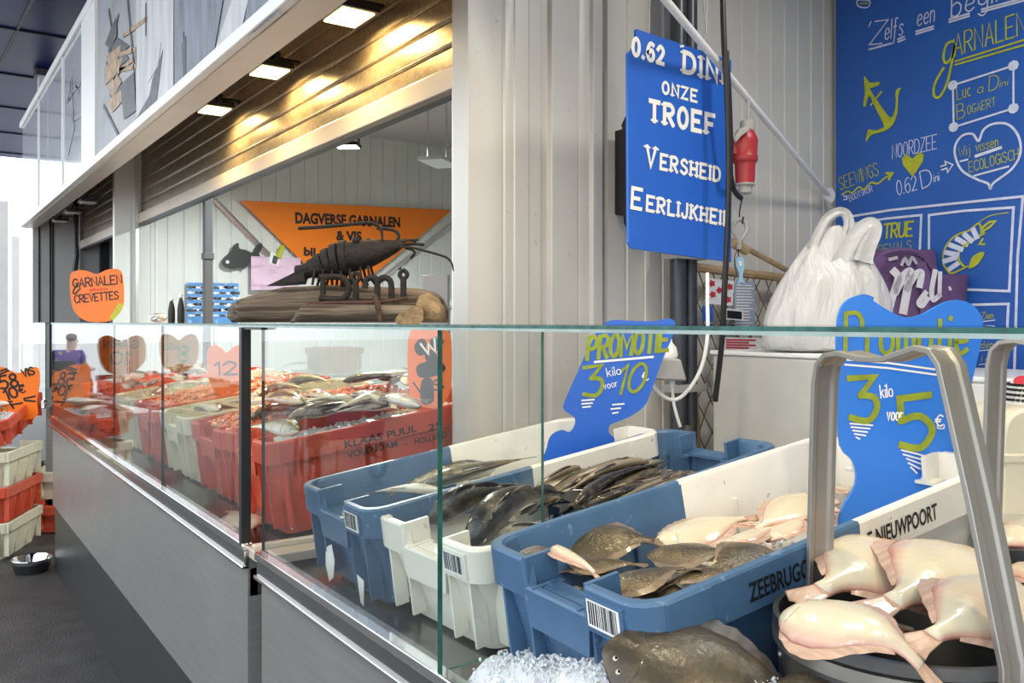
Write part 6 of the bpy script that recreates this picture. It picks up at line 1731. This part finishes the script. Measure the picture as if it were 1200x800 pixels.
skinned('trousers', [B[0], B[14], B[15], (.42, .12, .16), B[18], B[19], (.42, -.12, .16)], [(0, 1), (1, 2), (2, 3), (0, 4), (4, 5), (5, 6)], [(.14, .12), .10, .076, .062, .10, .076, .062], m_trous, man)
mb = MB(); mb.sphere((.095, 0, 1.245), (.098, .088, .07), 14); mb.build('hair', m_hair, man, world=False)
for sg in (1, -1):
    mb = MB(); mb.sphere((.195, sg*.032, 1.20), .010, 8); mb.build('eye', m_eyeb, man, world=False)
    mb = MB(); mb.sphere((.13, sg*.088, 1.18), (.018, .010, .03), 8); mb.build('ear', m_skin, man, world=False)
    mb = MB(); mb.sphere((.52, sg*.125, .035), (.12, .045, .035), 10); mb.build('shoe', m_black, man, world=False)
    for k in range(4):
        mb = MB(); y = sg*.155+(k-1.5)*.019; mb.tube(smooth_pts([V((.43, y, .72)), V((.48, y, .722)), V((.515-.006*abs(k-1.5), y, .70)), V((.52-.01*abs(k-1.5), y, .675))], 3), .0085, 6); mb.build('finger', m_skin, man, world=False)
    mb = MB(); mb.tube([V((.40, sg*.12, .715)), V((.44, sg*.095, .725)), V((.47, sg*.09, .715))], .0095, 6); mb.build('thumb', m_skin, man, world=False)
mb = MB(); mb.sphere((.205, 0, 1.165), (.018, .014, .02), 8); mb.build('nose', m_skin, man, world=False)
mb = MB(); mb.tube([V((.192, -.022, 1.128)), V((.199, 0, 1.126)), V((.192, .022, 1.128))], .0045, 6); mb.build('mouth', m_tarp, man, world=False)
ch = thing('chair', 'dark metal chair under the mirrored person', 'chair', M4=WM[man].copy())
MB().box((.08, 0, .38), (.46, .44, .03)).build('seat', m_black, ch, world=False, bevel=.008)
MB().box((-.20, 0, .70), (.03, .42, .34)).build('backrest', m_black, ch, world=False, bevel=.008)
for x, y in ((-.18, .2), (-.18, -.2), (.28, .2), (.28, -.2)):
    mb = MB(); mb.tube([V((x, y, 0)), V((x, y, .37 if x > 0 else .86))], .013, 8); mb.build('leg', m_black, ch, world=False)
# blue handcart with a red crate
tc_ = thing('handcart', 'blue handcart outside, mirrored in the glass of the front counter', 'cart', (-7.6, -1.9, 0))
mb = MB(); mb.loops([[V((x*s_, y*s_, z)) for x, y in ((-.55, -.32), (.55, -.32), (.55, .32), (-.55, .32))] for z, s_ in ((.45, .86), (1.02, 1.0))], cap1=False); mb.loops([[V((x*s_, y*s_, z)) for x, y in ((-.52, -.29), (.52, -.29), (.52, .29), (-.52, .29))] for z, s_ in ((1.02, 1.0), (.50, .86))], cap0=False)
mb.build('tub', m_boat, tc_, world=False, bevel=.01)
MB().box((0, 0, .42), (1.0, .55, .05)).build('chassis', m_greypl, tc_, world=False)
for sg in (1, -1):
    mb = MB(); mb.tube([(.2+.19*math.cos(a), sg*.33, .22+.19*math.sin(a)) for a in [2*PI*k/24 for k in range(24)]], .03, 8, closed=True); mb.tube([(.2, sg*.33, .22), (.2, sg*.2, .42)], .02, 6)
    for k in range(4): mb.tube([(.2, sg*.33, .22), (.2+.18*math.cos(k*PI/2), sg*.33, .22+.18*math.sin(k*PI/2))], .01, 5)
    mb.build('wheel', m_black, tc_, world=False)
    mb = MB(); mb.tube([(-.42, sg*.22, .42), (-.45, sg*.22, 0)], .02, 6); mb.build('leg', m_greypl, tc_, world=False)
mb = MB(); mb.tube(smooth_pts([V((-.5, -.25, .6)), V((-.8, -.25, 1.0)), V((-.9, 0, 1.08)), V((-.8, .25, 1.0)), V((-.5, .25, .6))], 5), .018, 8); mb.build('push_handle', m_white, tc_, world=False)
t, m = crate('red crate standing on the blue handcart outside', (-7.8, -2.1, 1.26, 0, 0), .40, .42, .235, [m_bred]*2, .5, None, False)
MB().bb((-7.95, -2.2, 1.0), (-7.25, -1.6, 1.025)).build('tub_lid', m_greypl, tc_)

# fish table across the walkway: its crates and orange signs are mirrored in the long glass front
def mir(px, py, s_):
    p = P(px, py, s_); p.y = 1.4-p.y; return p
tt = thing('trestle_table', 'grey trestle table with red crates across the walkway, mirrored in the glass', 'table', (-8.6, -.25, 0))
A0, A1 = mir(112, 440, 9.0), mir(285, 440, 7.0)
dd = (A1-A0); dd.z = 0; Lt = dd.length; dd.normalize(); pp = V((-dd.y, dd.x, 0))
if pp.y > 0: pp = -pp
Rz = Matrix.Rotation(math.atan2(dd.y, dd.x), 3, 'Z')
cc = (A0+A1)/2+pp*.25
MB().box((cc.x, cc.y, .72), (Lt+.3, .8, .04), Rz).build('table_top', m_grey, tt, bevel=.004)
for a in (-1, 1):
    for b in (-1, 1):
        q = V((cc.x, cc.y, 0))+dd*a*(Lt/2)+pp*b*.33
        MB().tube([q, q+V((0, 0, .70))], .02, 8).build('leg', m_alu, tt)
for k in range(4):
    q = V((cc.x, cc.y, .741+.20))+dd*(-Lt/2+.25+k*(Lt-.5)/3-.21)-pp*.0
    yw2 = math.atan2(dd.y, dd.x)
    o = q-Matrix.Rotation(yw2, 3, 'Z') @ V((0, .28, 0))
    t, m = crate(('leftmost', 'second', 'third', 'rightmost')[k]+' red crate on the trestle table across the walkway', (o.x, o.y, o.z, yw2, 0), .42, .56, .20, [m_bred if k != 2 else m_bcream]*2, .5, None, False)
    crate_fill(m, .42, .56, .20, .04, 'crushed ice in the '+('leftmost', 'second', 'third', 'rightmost')[k]+' crate on the trestle table')
    fishes(m, .42, .56, 6, 'fish in the '+('leftmost', 'second', 'third', 'rightmost')[k]+' crate on the trestle table', 'fish on the trestle table', .01)
for s_, x0, x1, y0, y1, d, wd_ in (
    (8.7, 115, 169, 393, 438, 'wide orange price sign on the trestle table, mirrored left in the long glass', [('GARN', (122, 408), (162, 407), 9, .16), ('10', (130, 427), (154, 426), 14, .15)]),
    (7.9, 187, 231, 391, 436, 'second orange price sign on the trestle table, mirrored right of the first', [('8', (198, 424), (210, 423), 18, .16), ('kilo', (210, 410), (226, 409), 8, .15)])):
    c = mir((x0+x1)/2, (y0+y1)/2, s_); k = s_/1000
    f = Fr(c, V((RT.x, -RT.y, 0)), UP)
    if (CAM-c).dot(f.N) < 0: pass
    out = [((a-(x0+x1)/2)*k, -(b-(y0+y1)/2)*k) for a, b in lobes(x0, x1, y0, y1)]
    th = thing('price_sign', d, 'sign', c-V((0, 0, (y1-y0)/2*k)))
    pts = smooth_pts([V(q) for q in out], 4, True); pts = [(q.x, q.y) for q in pts]
    mb = MB(); mb.prism(pts, f, .008, 0, -.004); mb.build('board', m_orange, th, smooth=False)
    mb = MB()
    for sg in (1, -1):
        g = Fr(c, f.U*sg, UP)
        class Q:
            O, U, V, N = g.O, g.U, g.V, g.N
            def at(self, u, v, n=0): return g.at(u, v, n)
            def px(self, a, b, n=0): return ((a-(x0+x1)/2)*k, -(b-(y0+y1)/2)*k)
        for txt, a, b, h, w_ in wd_: write(mb, txt, Q(), a, b, h, w_, 0, n=.0055)
    mb.build('lettering', m_blk, th, smooth=False)
    mb = MB(); mb.tube([c-V((0, 0, (y1-y0)/2*k+.2)), c-V((0, 0, (y1-y0)/2*k-.05))], .012, 8); mb.build('stake', m_pole, th)
